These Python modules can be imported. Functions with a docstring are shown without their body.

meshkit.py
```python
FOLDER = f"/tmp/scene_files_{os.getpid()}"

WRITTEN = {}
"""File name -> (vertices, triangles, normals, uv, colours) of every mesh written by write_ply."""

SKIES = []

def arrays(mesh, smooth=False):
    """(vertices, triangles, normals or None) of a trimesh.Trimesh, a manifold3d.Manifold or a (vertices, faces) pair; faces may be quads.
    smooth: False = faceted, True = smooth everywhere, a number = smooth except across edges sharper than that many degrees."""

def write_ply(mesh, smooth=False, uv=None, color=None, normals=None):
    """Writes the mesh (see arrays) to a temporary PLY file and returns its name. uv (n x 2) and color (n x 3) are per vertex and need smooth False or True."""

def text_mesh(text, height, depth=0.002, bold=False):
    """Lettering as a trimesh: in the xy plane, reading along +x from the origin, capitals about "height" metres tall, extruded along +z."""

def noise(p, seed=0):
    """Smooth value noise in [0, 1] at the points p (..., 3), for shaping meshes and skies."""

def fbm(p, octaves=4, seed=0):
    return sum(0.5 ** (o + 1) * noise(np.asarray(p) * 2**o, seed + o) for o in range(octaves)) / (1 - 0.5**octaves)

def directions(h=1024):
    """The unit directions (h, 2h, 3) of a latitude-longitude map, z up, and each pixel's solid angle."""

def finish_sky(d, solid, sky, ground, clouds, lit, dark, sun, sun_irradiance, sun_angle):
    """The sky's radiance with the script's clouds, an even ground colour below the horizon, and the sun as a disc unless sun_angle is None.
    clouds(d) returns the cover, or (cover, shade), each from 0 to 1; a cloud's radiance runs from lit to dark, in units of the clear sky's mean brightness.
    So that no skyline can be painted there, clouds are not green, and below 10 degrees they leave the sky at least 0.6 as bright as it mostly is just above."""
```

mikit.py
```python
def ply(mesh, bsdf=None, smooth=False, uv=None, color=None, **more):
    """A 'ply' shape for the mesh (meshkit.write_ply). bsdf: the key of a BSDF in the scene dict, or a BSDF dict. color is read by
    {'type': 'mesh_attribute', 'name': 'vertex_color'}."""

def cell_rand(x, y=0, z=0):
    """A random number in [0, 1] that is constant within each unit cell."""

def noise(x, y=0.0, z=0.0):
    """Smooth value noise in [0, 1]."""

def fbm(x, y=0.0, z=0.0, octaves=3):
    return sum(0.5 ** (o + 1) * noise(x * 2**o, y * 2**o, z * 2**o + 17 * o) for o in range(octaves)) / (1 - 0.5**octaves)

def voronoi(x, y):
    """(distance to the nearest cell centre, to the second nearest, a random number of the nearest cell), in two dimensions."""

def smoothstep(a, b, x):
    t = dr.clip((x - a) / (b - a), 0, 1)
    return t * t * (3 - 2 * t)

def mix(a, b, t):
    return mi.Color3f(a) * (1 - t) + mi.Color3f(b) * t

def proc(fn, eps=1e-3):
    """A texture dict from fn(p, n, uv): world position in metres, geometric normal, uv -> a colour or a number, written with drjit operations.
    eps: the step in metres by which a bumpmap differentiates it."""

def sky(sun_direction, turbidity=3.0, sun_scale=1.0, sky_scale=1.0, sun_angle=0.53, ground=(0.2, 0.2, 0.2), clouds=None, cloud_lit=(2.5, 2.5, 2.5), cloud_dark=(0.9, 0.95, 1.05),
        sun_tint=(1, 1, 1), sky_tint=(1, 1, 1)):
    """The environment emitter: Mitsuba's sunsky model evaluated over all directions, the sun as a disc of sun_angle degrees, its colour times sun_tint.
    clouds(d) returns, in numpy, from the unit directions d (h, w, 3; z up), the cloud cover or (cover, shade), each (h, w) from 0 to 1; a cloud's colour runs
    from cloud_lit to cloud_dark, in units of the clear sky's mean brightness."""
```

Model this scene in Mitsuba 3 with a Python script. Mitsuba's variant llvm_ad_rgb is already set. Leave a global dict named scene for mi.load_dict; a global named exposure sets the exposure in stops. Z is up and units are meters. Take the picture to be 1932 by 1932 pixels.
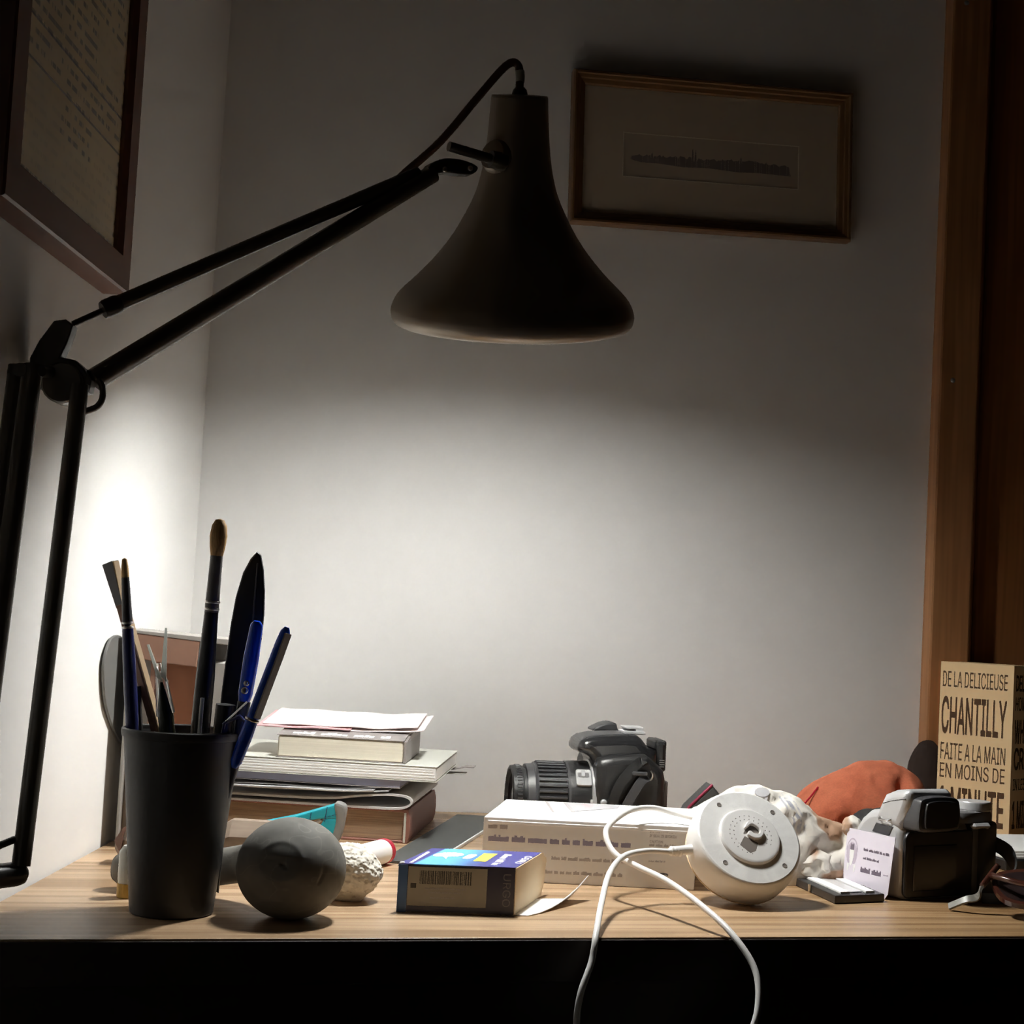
import math
import numpy as np
import trimesh
import mitsuba as mi
import drjit as dr
import mikit
import meshkit
from shapely.geometry import Polygon, box as sbox
from shapely import affinity

T4 = mi.ScalarTransform4f
scene, labels = {}, {}

# ------------------------------------------------------------------ camera, light, exposure
CAM = np.array([0.0, 0.0, 0.95])
PITCH, ROLL = 0.06212, 0.05318
FWD = np.array([0, math.cos(PITCH), math.sin(PITCH)])
_U0 = np.array([0, -math.sin(PITCH), math.cos(PITCH)])
UPV = -math.sin(ROLL) * np.array([1.0, 0, 0]) + math.cos(ROLL) * _U0
scene['camera'] = {'type': 'perspective', 'fov': 34.94, 'fov_axis': 'x', 'near_clip': 0.01, 'far_clip': 50.0,
                   'to_world': T4().look_at(origin=CAM.tolist(), target=(CAM + FWD).tolist(), up=UPV.tolist())}
BULB_RADIANCE = (172.0, 173.0, 169.0)     # the lamp's bulb is the only light of the room
exposure = 1.7

# ------------------------------------------------------------------ helpers: colour, materials
def lin(h):
    c = np.array([int(h[i:i + 2], 16) for i in (1, 3, 5)]) / 255.0
    return [float(x) for x in np.where(c < 0.04045, c / 12.92, ((c + 0.055) / 1.055) ** 2.4)]

def B(name, base, rough=0.5, metal=0.0, spec=0.5, **more):
    b = base if isinstance(base, dict) else {'type': 'rgb', 'value': list(base)}
    scene[name] = {'type': 'twosided', 'bsdf': {'type': 'principled', 'base_color': b, 'roughness': rough, 'metallic': metal, 'specular': spec, **more}}
    return name

nz, fbm, mix, sst = mikit.noise, mikit.fbm, mikit.mix, mikit.smoothstep
DA = math.radians(14.5)           # the desk's grain follows its front edge

def f_desk(p, n, uv):
    u = p.x * math.cos(DA) + p.y * math.sin(DA)
    v = -p.x * math.sin(DA) + p.y * math.cos(DA)
    w = v + 0.012 * (fbm(u * 3.0, v * 7.0) - 0.5)
    g = fbm(u * 4.0, w * 130.0, p.z * 60)
    fine = nz(u * 25.0, w * 700.0)
    band = fbm(u * 1.3, w * 26.0)
    c = mix((0.285, 0.180, 0.095), (0.46, 0.325, 0.20), sst(0.25, 0.75, g))
    c = c * (0.82 + 0.36 * band) * mix((1.0, 1.0, 1.03), (0.80, 0.70, 0.56), sst(-0.05, 0.42, p.x + 0.1 * (fbm(u * 2.0, v * 9.0) - 0.5)))  # darker, browner tint to the right: light falloff painted into the wood
    return c * (0.93 + 0.14 * fine)

def f_trim(p, n, uv):
    g = fbm(p.x * 160.0, p.y * 160.0, p.z * 5.0)
    return mix((0.30, 0.135, 0.055), (0.43, 0.21, 0.09), sst(0.2, 0.8, g))

def f_door(p, n, uv):
    a = p.x + 0.03 * fbm(p.x * 6.0, p.z * 2.2)
    ring = nz((a * 34.0 + 2.2 * fbm(p.x * 7, p.z * 1.7)) * 1.0, p.z * 0.9)
    g = nz(a * 330.0, p.z * 7.0)
    c = mix((0.28, 0.115, 0.04), (0.47, 0.225, 0.088), sst(0.2, 0.8, ring))
    return c * (0.85 + 0.3 * g)

def f_wall(p, n, uv):
    k = 0.975 + 0.05 * fbm(p.x * 9.0 + p.y * 9.0, p.z * 9.0)
    scuff = sst(0.83, 0.9, fbm(p.x * 22.0 + 4.0, p.y * 22.0, p.z * 60.0)) * sst(0.93, 0.86, p.z) * sst(0.1, 0.2, p.x)
    return mi.Color3f(0.74, 0.728, 0.702) * k * (1 - 0.18 * scuff)

def f_clay(p, n, uv):
    g = fbm(p.x * 90, p.y * 90, p.z * 90)
    c = mix((0.115, 0.112, 0.10), (0.205, 0.198, 0.178), g)
    cr = dr.abs(fbm(p.x * 34 + 3, p.y * 34, p.z * 34) - 0.5)
    return mix(c * 1.22, c, sst(0.0, 0.010, cr))

def f_stone(p, n, uv):
    g = fbm(p.x * 260, p.y * 260, p.z * 260)
    return mix((0.56, 0.50, 0.40), (0.88, 0.83, 0.72), sst(0.2, 0.5, g))

def f_suede(p, n, uv):
    g = fbm(p.x * 60, p.y * 60, p.z * 60, 4)
    h = nz(p.x * 900, p.y * 900, p.z * 900)
    return mix((0.34, 0.080, 0.042), (0.54, 0.175, 0.095), g) * (0.9 + 0.2 * h)

def f_cloth(p, n, uv):
    a = fbm(p.x * 45 + 7, p.y * 45, p.z * 45)
    bl = fbm(p.x * 60 + 1, p.y * 60, p.z * 60 + 9)
    c = mi.Color3f(0.80, 0.76, 0.68)
    right = sst(0.242, 0.252, p.x)
    c = mix(c, mi.Color3f(0.40, 0.20, 0.09), right * sst(0.50, 0.60, a) * 0.8)
    c = mix(c, mi.Color3f(0.42, 0.40, 0.36), right * sst(0.58, 0.64, bl) * 0.6)
    s = dr.abs((p.x - 0.2385) + 0.35 * (p.z - 0.80) + 0.006 * nz(p.z * 120))
    st = sst(0.0022, 0.0012, s) + sst(0.0012, 0.0006, dr.abs(s - 0.0045)) * 0.8
    c = mix(c, mi.Color3f(0.13, 0.16, 0.26), dr.clip(st, 0, 1) * 0.65 * sst(0.785, 0.800, p.z) * sst(0.35, 0.6, fbm(p.x * 160, p.y * 160, p.z * 160)))
    return c

def f_doc(p, n, uv):
    row = p.z / 0.0086
    f = row - dr.floor(row)
    words = nz(p.y * 190.0, dr.floor(row) * 7.7) * 0.65 + nz(p.y * 620.0, dr.floor(row) * 3.1) * 0.35
    ink = sst(0.16, 0.24, f) * sst(0.62, 0.54, f) * sst(0.45, 0.55, words)
    blk = dr.floor((p.y - 0.95) / 0.07)
    ink = ink * dr.select(mikit.cell_rand(blk, dr.floor(row / 4.0), 3) > 0.3, 1.0, 0.15)
    c = mi.Color3f(0.60, 0.46, 0.225) * (0.85 + 0.3 * fbm(p.y * 20, p.z * 20))
    c = c * (1 - 0.6 * ink)
    rule = sst(0.0011, 0.0006, dr.abs(p.z - 1.2665)) + sst(0.0011, 0.0006, dr.abs(p.z - 1.2925))
    return c * (1 - 0.7 * dr.clip(rule, 0, 1))

def f_pages(p, n, uv):
    s = nz(p.z * 2600.0, p.x * 3.0, 1.0)
    return mi.Color3f(0.90, 0.84, 0.69) * (0.86 + 0.16 * s)

def f_brownpages(p, n, uv):
    s = nz(p.z * 2200.0, p.x * 9.0, 1.0) * 0.6 + 0.4 * nz(p.x * 70.0, p.z * 700.0)
    return mi.Color3f(0.30, 0.205, 0.135) * (0.65 + 0.6 * s)  # brown with uneven darker stripes

def f_bristle(p, n, uv):
    s = nz(p.x * 2600.0, p.y * 2600.0, p.z * 110.0)
    return mix((0.36, 0.19, 0.065), (0.72, 0.46, 0.19), s)

def f_driftwood(p, n, uv):
    g = fbm(p.x * 22, p.y * 160, p.z * 190)
    return mix((0.16, 0.118, 0.088), (0.32, 0.255, 0.20), g)

def f_urgotop(p, n, uv):
    t = (p.x + 0.063 - 0.24 * (p.y - 1.08)) / 0.078
    c = mix((0.10, 0.42, 0.80), (0.035, 0.035, 0.22), sst(0.30, 0.66, t))
    return mix((0.03, 0.03, 0.20), c, sst(0.10, 0.13, t))

P_ = mikit.proc
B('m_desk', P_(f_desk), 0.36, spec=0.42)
B('m_deskdark', (0.018, 0.012, 0.009), 0.5, spec=0.3)
B('m_trim', P_(f_trim), 0.42, spec=0.4)
B('m_door', P_(f_door), 0.40, spec=0.4)
B('m_wall', P_(f_wall), 0.9, spec=0.1)
B('m_room', (0.10, 0.085, 0.07), 0.9, spec=0.1)
B('m_floor', (0.08, 0.05, 0.03), 0.6)
B('m_clay', P_(f_clay), 0.75, spec=0.25)
B('m_stone', P_(f_stone), 0.9, spec=0.1)
B('m_suede', P_(f_suede), 0.95, spec=0.05, sheen=0.6)
B('m_cloth', P_(f_cloth), 0.85, spec=0.15)
B('m_doc', P_(f_doc), 0.7, spec=0.15)
B('m_pages', P_(f_pages), 0.85, spec=0.1)
B('m_brownpages', P_(f_brownpages), 0.85, spec=0.1)
B('m_bristle', P_(f_bristle), 0.7)
B('m_drift', P_(f_driftwood), 0.7, spec=0.2)
B('m_urgotop', P_(f_urgotop), 0.35)
B('m_shade', (0.24, 0.20, 0.155), 0.33, metal=0.6, spec=0.5, clearcoat=0.2, clearcoat_gloss=0.85)
B('m_reflector', (0.52, 0.51, 0.48), 0.7, spec=0.2)
B('m_lampblack', (0.022, 0.021, 0.018), 0.33, spec=0.5)
B('m_lamptube', (0.050, 0.045, 0.034), 0.27, spec=0.55)
B('m_cord', (0.085, 0.045, 0.025), 0.5)
B('m_chrome', (0.78, 0.77, 0.74), 0.18, metal=1.0)
B('m_frame_dark', (0.085, 0.034, 0.020), 0.38, spec=0.45)
B('m_frame_gold', (0.125, 0.066, 0.028), 0.32, spec=0.5)
B('m_mat', (0.56, 0.47, 0.36), 0.85, spec=0.1)
B('m_print', (0.50, 0.42, 0.325), 0.85, spec=0.1)
B('m_ink', (0.20, 0.165, 0.155), 0.85, spec=0.1)
B('m_line', (0.74, 0.68, 0.57), 0.8, spec=0.1)
B('m_cup', (0.012, 0.012, 0.0115), 0.48, spec=0.5)
B('m_black', (0.0085, 0.0085, 0.009), 0.40, spec=0.5)
B('m_blackgloss', (0.012, 0.012, 0.013), 0.16, spec=0.6)
B('m_dkgrey', (0.040, 0.040, 0.043), 0.42, spec=0.5)
B('m_midgrey', (0.16, 0.155, 0.155), 0.4, spec=0.5)
B('m_silver', (0.56, 0.555, 0.55), 0.34, metal=0.25, spec=0.5)
B('m_silverlight', (0.70, 0.70, 0.70), 0.3, metal=0.3, spec=0.5)
B('m_blue', (0.008, 0.075, 0.62), 0.22, spec=0.6)
B('m_navy', (0.012, 0.016, 0.075), 0.25, spec=0.55)
B('m_woodpale', (0.52, 0.36, 0.20), 0.6)
B('m_woodbrown', (0.17, 0.085, 0.045), 0.6)
B('m_green', (0.022, 0.028, 0.016), 0.35)
B('m_lime', (0.32, 0.33, 0.14), 0.4)
B('m_white', (0.82, 0.82, 0.80), 0.5)
B('m_whiteplastic', (0.80, 0.785, 0.75), 0.38, spec=0.45)
B('m_monitorface', (0.72, 0.70, 0.67), 0.42, spec=0.4)
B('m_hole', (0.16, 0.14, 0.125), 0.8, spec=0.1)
B('m_cable', (0.82, 0.80, 0.76), 0.4)
B('m_paper', (0.88, 0.87, 0.83), 0.9, spec=0.1)
B('m_pinkpaper', (0.80, 0.73, 0.71), 0.85, spec=0.1)
B('m_pink', (0.66, 0.40, 0.41), 0.85, spec=0.1)
B('m_greycover', (0.56, 0.56, 0.50), 0.55)
B('m_darkcover', (0.30, 0.27, 0.26), 0.5)
B('m_bluecover', (0.30, 0.31, 0.42), 0.6)
B('m_redbrown', (0.23, 0.10, 0.075), 0.55)
B('m_magazine', (0.66, 0.655, 0.65), 0.4)
B('m_charcoal', (0.050, 0.053, 0.052), 0.6)
B('m_turq', (0.012, 0.34, 0.42), 0.4)
B('m_rubber', (0.20, 0.20, 0.19), 0.7)
B('m_red', (0.42, 0.018, 0.04), 0.35)
B('m_crimson', (0.28, 0.02, 0.065), 0.4)
B('m_boxwhite', (0.80, 0.79, 0.77), 0.55)
B('m_boxprint', (0.40, 0.37, 0.36), 0.7)
B('m_boxviolet', (0.24, 0.22, 0.30), 0.7)
B('m_logo', (0.035, 0.035, 0.05), 0.5)
B('m_greyprint', (0.46, 0.45, 0.46), 0.6)
B('m_urgofront', (0.022, 0.022, 0.045), 0.4)
B('m_urgoblue', (0.05, 0.12, 0.27), 0.4)
B('m_urgolabel', (0.36, 0.33, 0.27), 0.6)
B('m_barcode', (0.05, 0.045, 0.035), 0.7)
B('m_yellow', (0.80, 0.66, 0.08), 0.5)
B('m_cream', (0.76, 0.61, 0.42), 0.8, spec=0.15)
B('m_kraft', (0.88, 0.64, 0.36), 0.7, spec=0.2)
B('m_kraftink', (0.070, 0.034, 0.015), 0.7, spec=0.2)
B('m_card', (0.73, 0.68, 0.75), 0.6, spec=0.2)
B('m_cardlilac', (0.50, 0.44, 0.52), 0.6)
B('m_cardink', (0.16, 0.13, 0.17), 0.6)
B('m_cap', (0.022, 0.014, 0.011), 0.8, spec=0.2)
B('m_tortoise', (0.035, 0.011, 0.007), 0.12, spec=0.6)
B('m_darklens', (0.012, 0.008, 0.008), 0.06, spec=0.7)
B('m_straptip', (0.15, 0.145, 0.125), 0.4)
B('m_boxgrey', (0.25, 0.235, 0.215), 0.7)
B('m_boxbrown', (0.215, 0.115, 0.078), 0.65)
B('m_boxorange', (0.27, 0.105, 0.05), 0.6)
B('m_boxdark', (0.07, 0.03, 0.018), 0.7)
B('m_shadow_standin', (0.115, 0.115, 0.11), 0.6)
B('m_amber', (0.45, 0.27, 0.05), 0.4)
scene['m_clear'] = {'type': 'dielectric', 'int_ior': 1.35, 'ext_ior': 1.0}
B('m_milky', (0.62, 0.64, 0.60), 0.25, spec=0.5, spec_trans=0.0)
scene['m_prong'] = {'type': 'principledthin', 'base_color': {'type': 'rgb', 'value': [0.80, 0.82, 0.78]}, 'roughness': 0.3, 'diff_trans': 1.2, 'spec_trans': 0.0}
scene['m_pane'] = {'type': 'thindielectric', 'int_ior': 1.5}

# ------------------------------------------------------------------ helpers: meshes
def MX(o=(0, 0, 0), az=0.0, up=None):
    """Frame on the desk: local x along azimuth az (degrees), local y away from it (left of x), z up."""
    a = math.radians(az)
    m = np.eye(4)
    m[:3, 0] = (math.cos(a), math.sin(a), 0)
    m[:3, 1] = (-math.sin(a), math.cos(a), 0)
    m[:3, 3] = o
    return m

def FACE(o, az):
    """Upright frame: local x along azimuth az, local y up, local z out of the face to the side that reads x left to right."""
    a = math.radians(az)
    m = np.eye(4)
    m[:3, 0] = (math.cos(a), math.sin(a), 0)
    m[:3, 1] = (0, 0, 1)
    m[:3, 2] = (math.sin(a), -math.cos(a), 0)
    m[:3, 3] = o
    return m

def AX(o, z, x=None):
    """Frame with local z along the direction z."""
    z = np.asarray(z, float) / np.linalg.norm(z)
    x = np.array([1.0, 0, 0]) if x is None else np.asarray(x, float)
    if abs(x @ z) > 0.95:
        x = np.array([0, 0, 1.0])
    x = x - z * (x @ z)
    x /= np.linalg.norm(x)
    m = np.eye(4)
    m[:3, 0], m[:3, 1], m[:3, 2], m[:3, 3] = x, np.cross(z, x), z, o
    return m

def tr(m, *meshes):
    out = []
    for q in meshes:
        q = q.copy()
        q.apply_transform(m)
        out.append(q)
    return out[0] if len(out) == 1 else out

def cat(*ms):
    return trimesh.util.concatenate([m for m in ms if m is not None])

def shift(mesh, x=0, y=0, z=0):
    mesh = mesh.copy()
    mesh.apply_translation((x, y, z))
    return mesh

def cbox(x0, x1, y0, y1, z0, z1, c=0.001):
    """A box with chamfered edges."""
    c = min(c, 0.45 * min(x1 - x0, y1 - y0, z1 - z0))
    v = []
    for sx, X in ((1, x0), (-1, x1)):
        for sy, Y in ((1, y0), (-1, y1)):
            for sz, Z in ((1, z0), (-1, z1)):
                v += [(X, Y + sy * c, Z + sz * c), (X + sx * c, Y, Z + sz * c), (X + sx * c, Y + sy * c, Z)]
    return trimesh.convex.convex_hull(np.array(v))

def rrect(x0, x1, y0, y1, r, n=6):
    r = min(r, 0.499 * min(x1 - x0, y1 - y0))
    pts = []
    for cx, cy, a0 in ((x1 - r, y1 - r, 0), (x0 + r, y1 - r, 90), (x0 + r, y0 + r, 180), (x1 - r, y0 + r, 270)):
        for k in range(n + 1):
            a = math.radians(a0 + 90 * k / n)
            pts.append((cx + r * math.cos(a), cy + r * math.sin(a)))
    return pts

def ell(cx, cy, rx, ry, n=40, a0=0.0):
    t = np.linspace(0, 2 * np.pi, n, endpoint=False)
    c, s = math.cos(a0), math.sin(a0)
    return [(cx + rx * math.cos(k) * c - ry * math.sin(k) * s, cy + rx * math.cos(k) * s + ry * math.sin(k) * c) for k in t]

def smoothpoly(pts, n=6):
    """Closed Catmull-Rom through the points."""
    p = np.asarray(pts, float)
    m = len(p)
    out = []
    for i in range(m):
        a, b, c, d = p[i - 1], p[i], p[(i + 1) % m], p[(i + 2) % m]
        for k in range(n):
            t = k / n
            out.append(0.5 * (2 * b + (c - a) * t + (2 * a - 5 * b + 4 * c - d) * t * t + (3 * b - a - 3 * c + d) * t ** 3))
    return np.array(out)

def spline(pts, n=8):
    p = np.asarray(pts, float)
    q = np.vstack([2 * p[0] - p[1], p, 2 * p[-1] - p[-2]])
    out = []
    for i in range(1, len(q) - 2):
        a, b, c, d = q[i - 1], q[i], q[i + 1], q[i + 2]
        for k in range(n):
            t = k / n
            out.append(0.5 * (2 * b + (c - a) * t + (2 * a - 5 * b + 4 * c - d) * t * t + (3 * b - a - 3 * c + d) * t ** 3))
    out.append(p[-1])
    return np.array(out)

def _ccw(p):
    p = np.asarray(p, float)
    area = np.sum(p[:, 0] * np.roll(p[:, 1], -1) - np.roll(p[:, 0], -1) * p[:, 1])
    return p if area > 0 else p[::-1]

def prism(pts, z0, z1, b=0.0, b0=None, steps=2):
    """Outline in xy extruded from z0 to z1, its rims rounded by b (the lower one by b0)."""
    p = _ccw(pts)
    b0 = b if b0 is None else b0
    e = np.roll(p, -1, 0) - p
    nrm = np.stack([e[:, 1], -e[:, 0]], 1) / (np.linalg.norm(e, axis=1, keepdims=True) + 1e-12)
    m = nrm + np.roll(nrm, 1, 0)
    m /= np.maximum(np.sum(m * nrm, 1, keepdims=True), 0.35 * np.linalg.norm(m, axis=1, keepdims=True) + 1e-9)
    levels = []
    if b0 > 0:
        for k in range(steps + 1):
            a = math.pi / 2 * k / steps
            levels.append((b0 * (1 - math.sin(a)), z0 + b0 * (1 - math.cos(a))))
    else:
        levels.append((0, z0))
    if b > 0:
        for k in range(steps + 1):
            a = math.pi / 2 * k / steps
            levels.append((b * (1 - math.cos(a)), z1 - b * (1 - math.sin(a))))
    else:
        levels.append((0, z1))
    n = len(p)
    V, F = [], []
    for ins, z in levels:
        q = p - m * ins
        V.append(np.column_stack([q, np.full(n, z)]))
    for k in range(len(levels) - 1):
        i = np.arange(n)
        j = (i + 1) % n
        a, c = k * n, (k + 1) * n
        F.append(np.stack([a + i, a + j, c + j], 1))
        F.append(np.stack([a + i, c + j, c + i], 1))
    body = trimesh.Trimesh(np.vstack(V), np.vstack(F), process=False)
    caps = []
    for ring, flip in ((V[0], True), (V[-1], False)):
        poly = Polygon(ring[:, :2])
        if not poly.is_valid:
            poly = poly.buffer(0)
        for g in getattr(poly, 'geoms', [poly]):
            if g.area < 1e-12:
                continue
            v2, f2 = trimesh.creation.triangulate_polygon(g, engine='earcut')
            f2 = np.asarray(f2)
            aa = np.asarray(v2)
            cr = np.cross(aa[f2[:, 1]] - aa[f2[:, 0]], aa[f2[:, 2]] - aa[f2[:, 0]])
            f2 = np.where((cr < 0)[:, None], f2[:, ::-1], f2)
            caps.append(trimesh.Trimesh(np.column_stack([aa, np.full(len(aa), ring[0, 2])]), f2[:, ::-1] if flip else f2, process=False))
    return cat(body, *caps)

def plate(poly, depth):
    """A shapely shape as a thin plate in xy, out along +z."""
    return cat(*[trimesh.creation.extrude_polygon(g, depth, engine='earcut') for g in getattr(poly, 'geoms', [poly]) if g.area > 1e-12])

def lathe(prof, n=48, closed=True):
    """Profile [(r, z)...] turned about z; where r is 0 it closes on the axis."""
    prof = np.asarray(prof, float)
    a = np.arange(n) * 2 * np.pi / n
    V, F = [], []
    for r, z in prof:
        V.append(np.column_stack([r * np.cos(a), r * np.sin(a), np.full(n, z)]))
    for k in range(len(prof) - 1):
        i = np.arange(n)
        j = (i + 1) % n
        p, q = k * n, (k + 1) * n
        if prof[k, 0] > 1e-9:
            F.append(np.stack([p + i, p + j, q + j], 1))
        if prof[k + 1, 0] > 1e-9:
            F.append(np.stack([p + i, q + j, q + i], 1))
    m = trimesh.Trimesh(np.vstack(V), np.vstack(F), process=False)
    m.merge_vertices()
    return m

def tube(pts, r, n=12, caps=True):
    """A round bar along a polyline; r a number or one per point."""
    p = np.asarray(pts, float)
    r = np.broadcast_to(r, (len(p),)).astype(float)
    t = np.gradient(p, axis=0)
    t /= np.linalg.norm(t, axis=1, keepdims=True)
    x = np.cross(t[0], [0.3, 0.5, 0.81])
    x /= np.linalg.norm(x)
    V = []
    ang = np.arange(n) * 2 * np.pi / n
    for k in range(len(p)):
        x = x - t[k] * (x @ t[k])
        x /= np.linalg.norm(x)
        y = np.cross(t[k], x)
        V.append(p[k] + r[k] * (np.cos(ang)[:, None] * x + np.sin(ang)[:, None] * y))
    V = np.vstack(V)
    F = []
    i = np.arange(n)
    j = (i + 1) % n
    for k in range(len(p) - 1):
        a, c = k * n, (k + 1) * n
        F.append(np.stack([a + i, a + j, c + j], 1))
        F.append(np.stack([a + i, c + j, c + i], 1))
    if caps:
        V = np.vstack([V, p[:1], p[-1:]])
        F.append(np.stack([j, i, np.full(n, len(V) - 2)], 1))
        o = (len(p) - 1) * n
        F.append(np.stack([o + i, o + j, np.full(n, len(V) - 1)], 1))
    return trimesh.Trimesh(V, np.vstack(F), process=False)

def bar(a, b, r0, r1=None, n=16):
    return tube([a, b], [r0, r0 if r1 is None else r1], n)

def ribbon(pts, w, th, side):
    """A flat band along pts, w wide along the direction side and th thick."""
    p = np.asarray(pts, float)
    t = np.gradient(p, axis=0)
    t /= np.linalg.norm(t, axis=1, keepdims=True)
    s = np.asarray(side, float)
    V = []
    for k in range(len(p)):
        u = s - t[k] * (s @ t[k])
        u /= np.linalg.norm(u)
        h = np.cross(t[k], u)
        V += [p[k] + u * w / 2 + h * th / 2, p[k] - u * w / 2 + h * th / 2, p[k] - u * w / 2 - h * th / 2, p[k] + u * w / 2 - h * th / 2]
    V = np.array(V)
    F = []
    for k in range(len(p) - 1):
        for e in range(4):
            a, b = 4 * k + e, 4 * k + (e + 1) % 4
            F += [(a, b, b + 4), (a, b + 4, a + 4)]
    o = 4 * (len(p) - 1)
    F += [(0, 2, 1), (0, 3, 2), (o, o + 1, o + 2), (o, o + 2, o + 3)]
    m = trimesh.Trimesh(V, np.array(F), process=False)
    m.fix_normals()
    return m

def sheet(grid, th):
    """A thin curved sheet from a grid (n, m, 3) of points, th thick downwards along its normals."""
    g = np.asarray(grid, float)
    n, m = g.shape[:2]
    du, dv = np.gradient(g, axis=0), np.gradient(g, axis=1)
    nn = np.cross(du, dv)
    nn /= np.linalg.norm(nn, axis=2, keepdims=True) + 1e-12
    V = np.vstack([g.reshape(-1, 3), (g - nn * th).reshape(-1, 3)])
    F = []
    N = n * m
    for i in range(n - 1):
        for j in range(m - 1):
            a, b, c, d = i * m + j, i * m + j + 1, (i + 1) * m + j + 1, (i + 1) * m + j
            F += [(a, c, b), (a, d, c), (N + a, N + b, N + c), (N + a, N + c, N + d)]
    rim = [(0, j) for j in range(m)] + [(i, m - 1) for i in range(1, n)] + [(n - 1, j) for j in range(m - 2, -1, -1)] + [(i, 0) for i in range(n - 2, 0, -1)]
    ids = [i * m + j for i, j in rim]
    for k in range(len(ids)):
        a, b = ids[k], ids[(k + 1) % len(ids)]
        F += [(a, b, N + b), (a, N + b, N + a)]
    q = trimesh.Trimesh(V, np.array(F), process=False)
    q.fix_normals()
    return q

def text(s, x0, x1, y0, y1, depth=0.0004, bold=False):
    """Lettering stretched to fill a rectangle of the xy plane."""
    m = meshkit.text_mesh(s, 1.0, 1.0, bold)
    (a, b, _), (c, d, _) = m.bounds
    v = m.vertices
    m.vertices = np.column_stack([x0 + (v[:, 0] - a) / (c - a) * (x1 - x0), y0 + (v[:, 1] - b) / (d - b) * (y1 - y0), v[:, 2] * depth])
    return m

def smudge(x0, x1, y0, y1, seed, words=None, depth=0.0003, fill=0.55):
    """A line of small print too blurred to read: upright strokes of uneven height, grouped as words."""
    rs = np.random.RandomState(seed)
    out, x, h = [], x0, y1 - y0
    while x < x1 - 0.3 * h:
        k = rs.randint(3, 9)
        for _ in range(k):
            w = h * rs.uniform(0.28, 0.5)
            if x + w > x1:
                break
            tall = 1.0 if rs.rand() < 0.3 else rs.uniform(0.66, 0.78)
            out.append(sbox(x, y0, x + w * fill * 1.4, y0 + h * tall))
            x += w
        x += h * 0.45
    return cat(*[trimesh.creation.extrude_polygon(g, depth, engine='earcut') for g in out])

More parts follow.
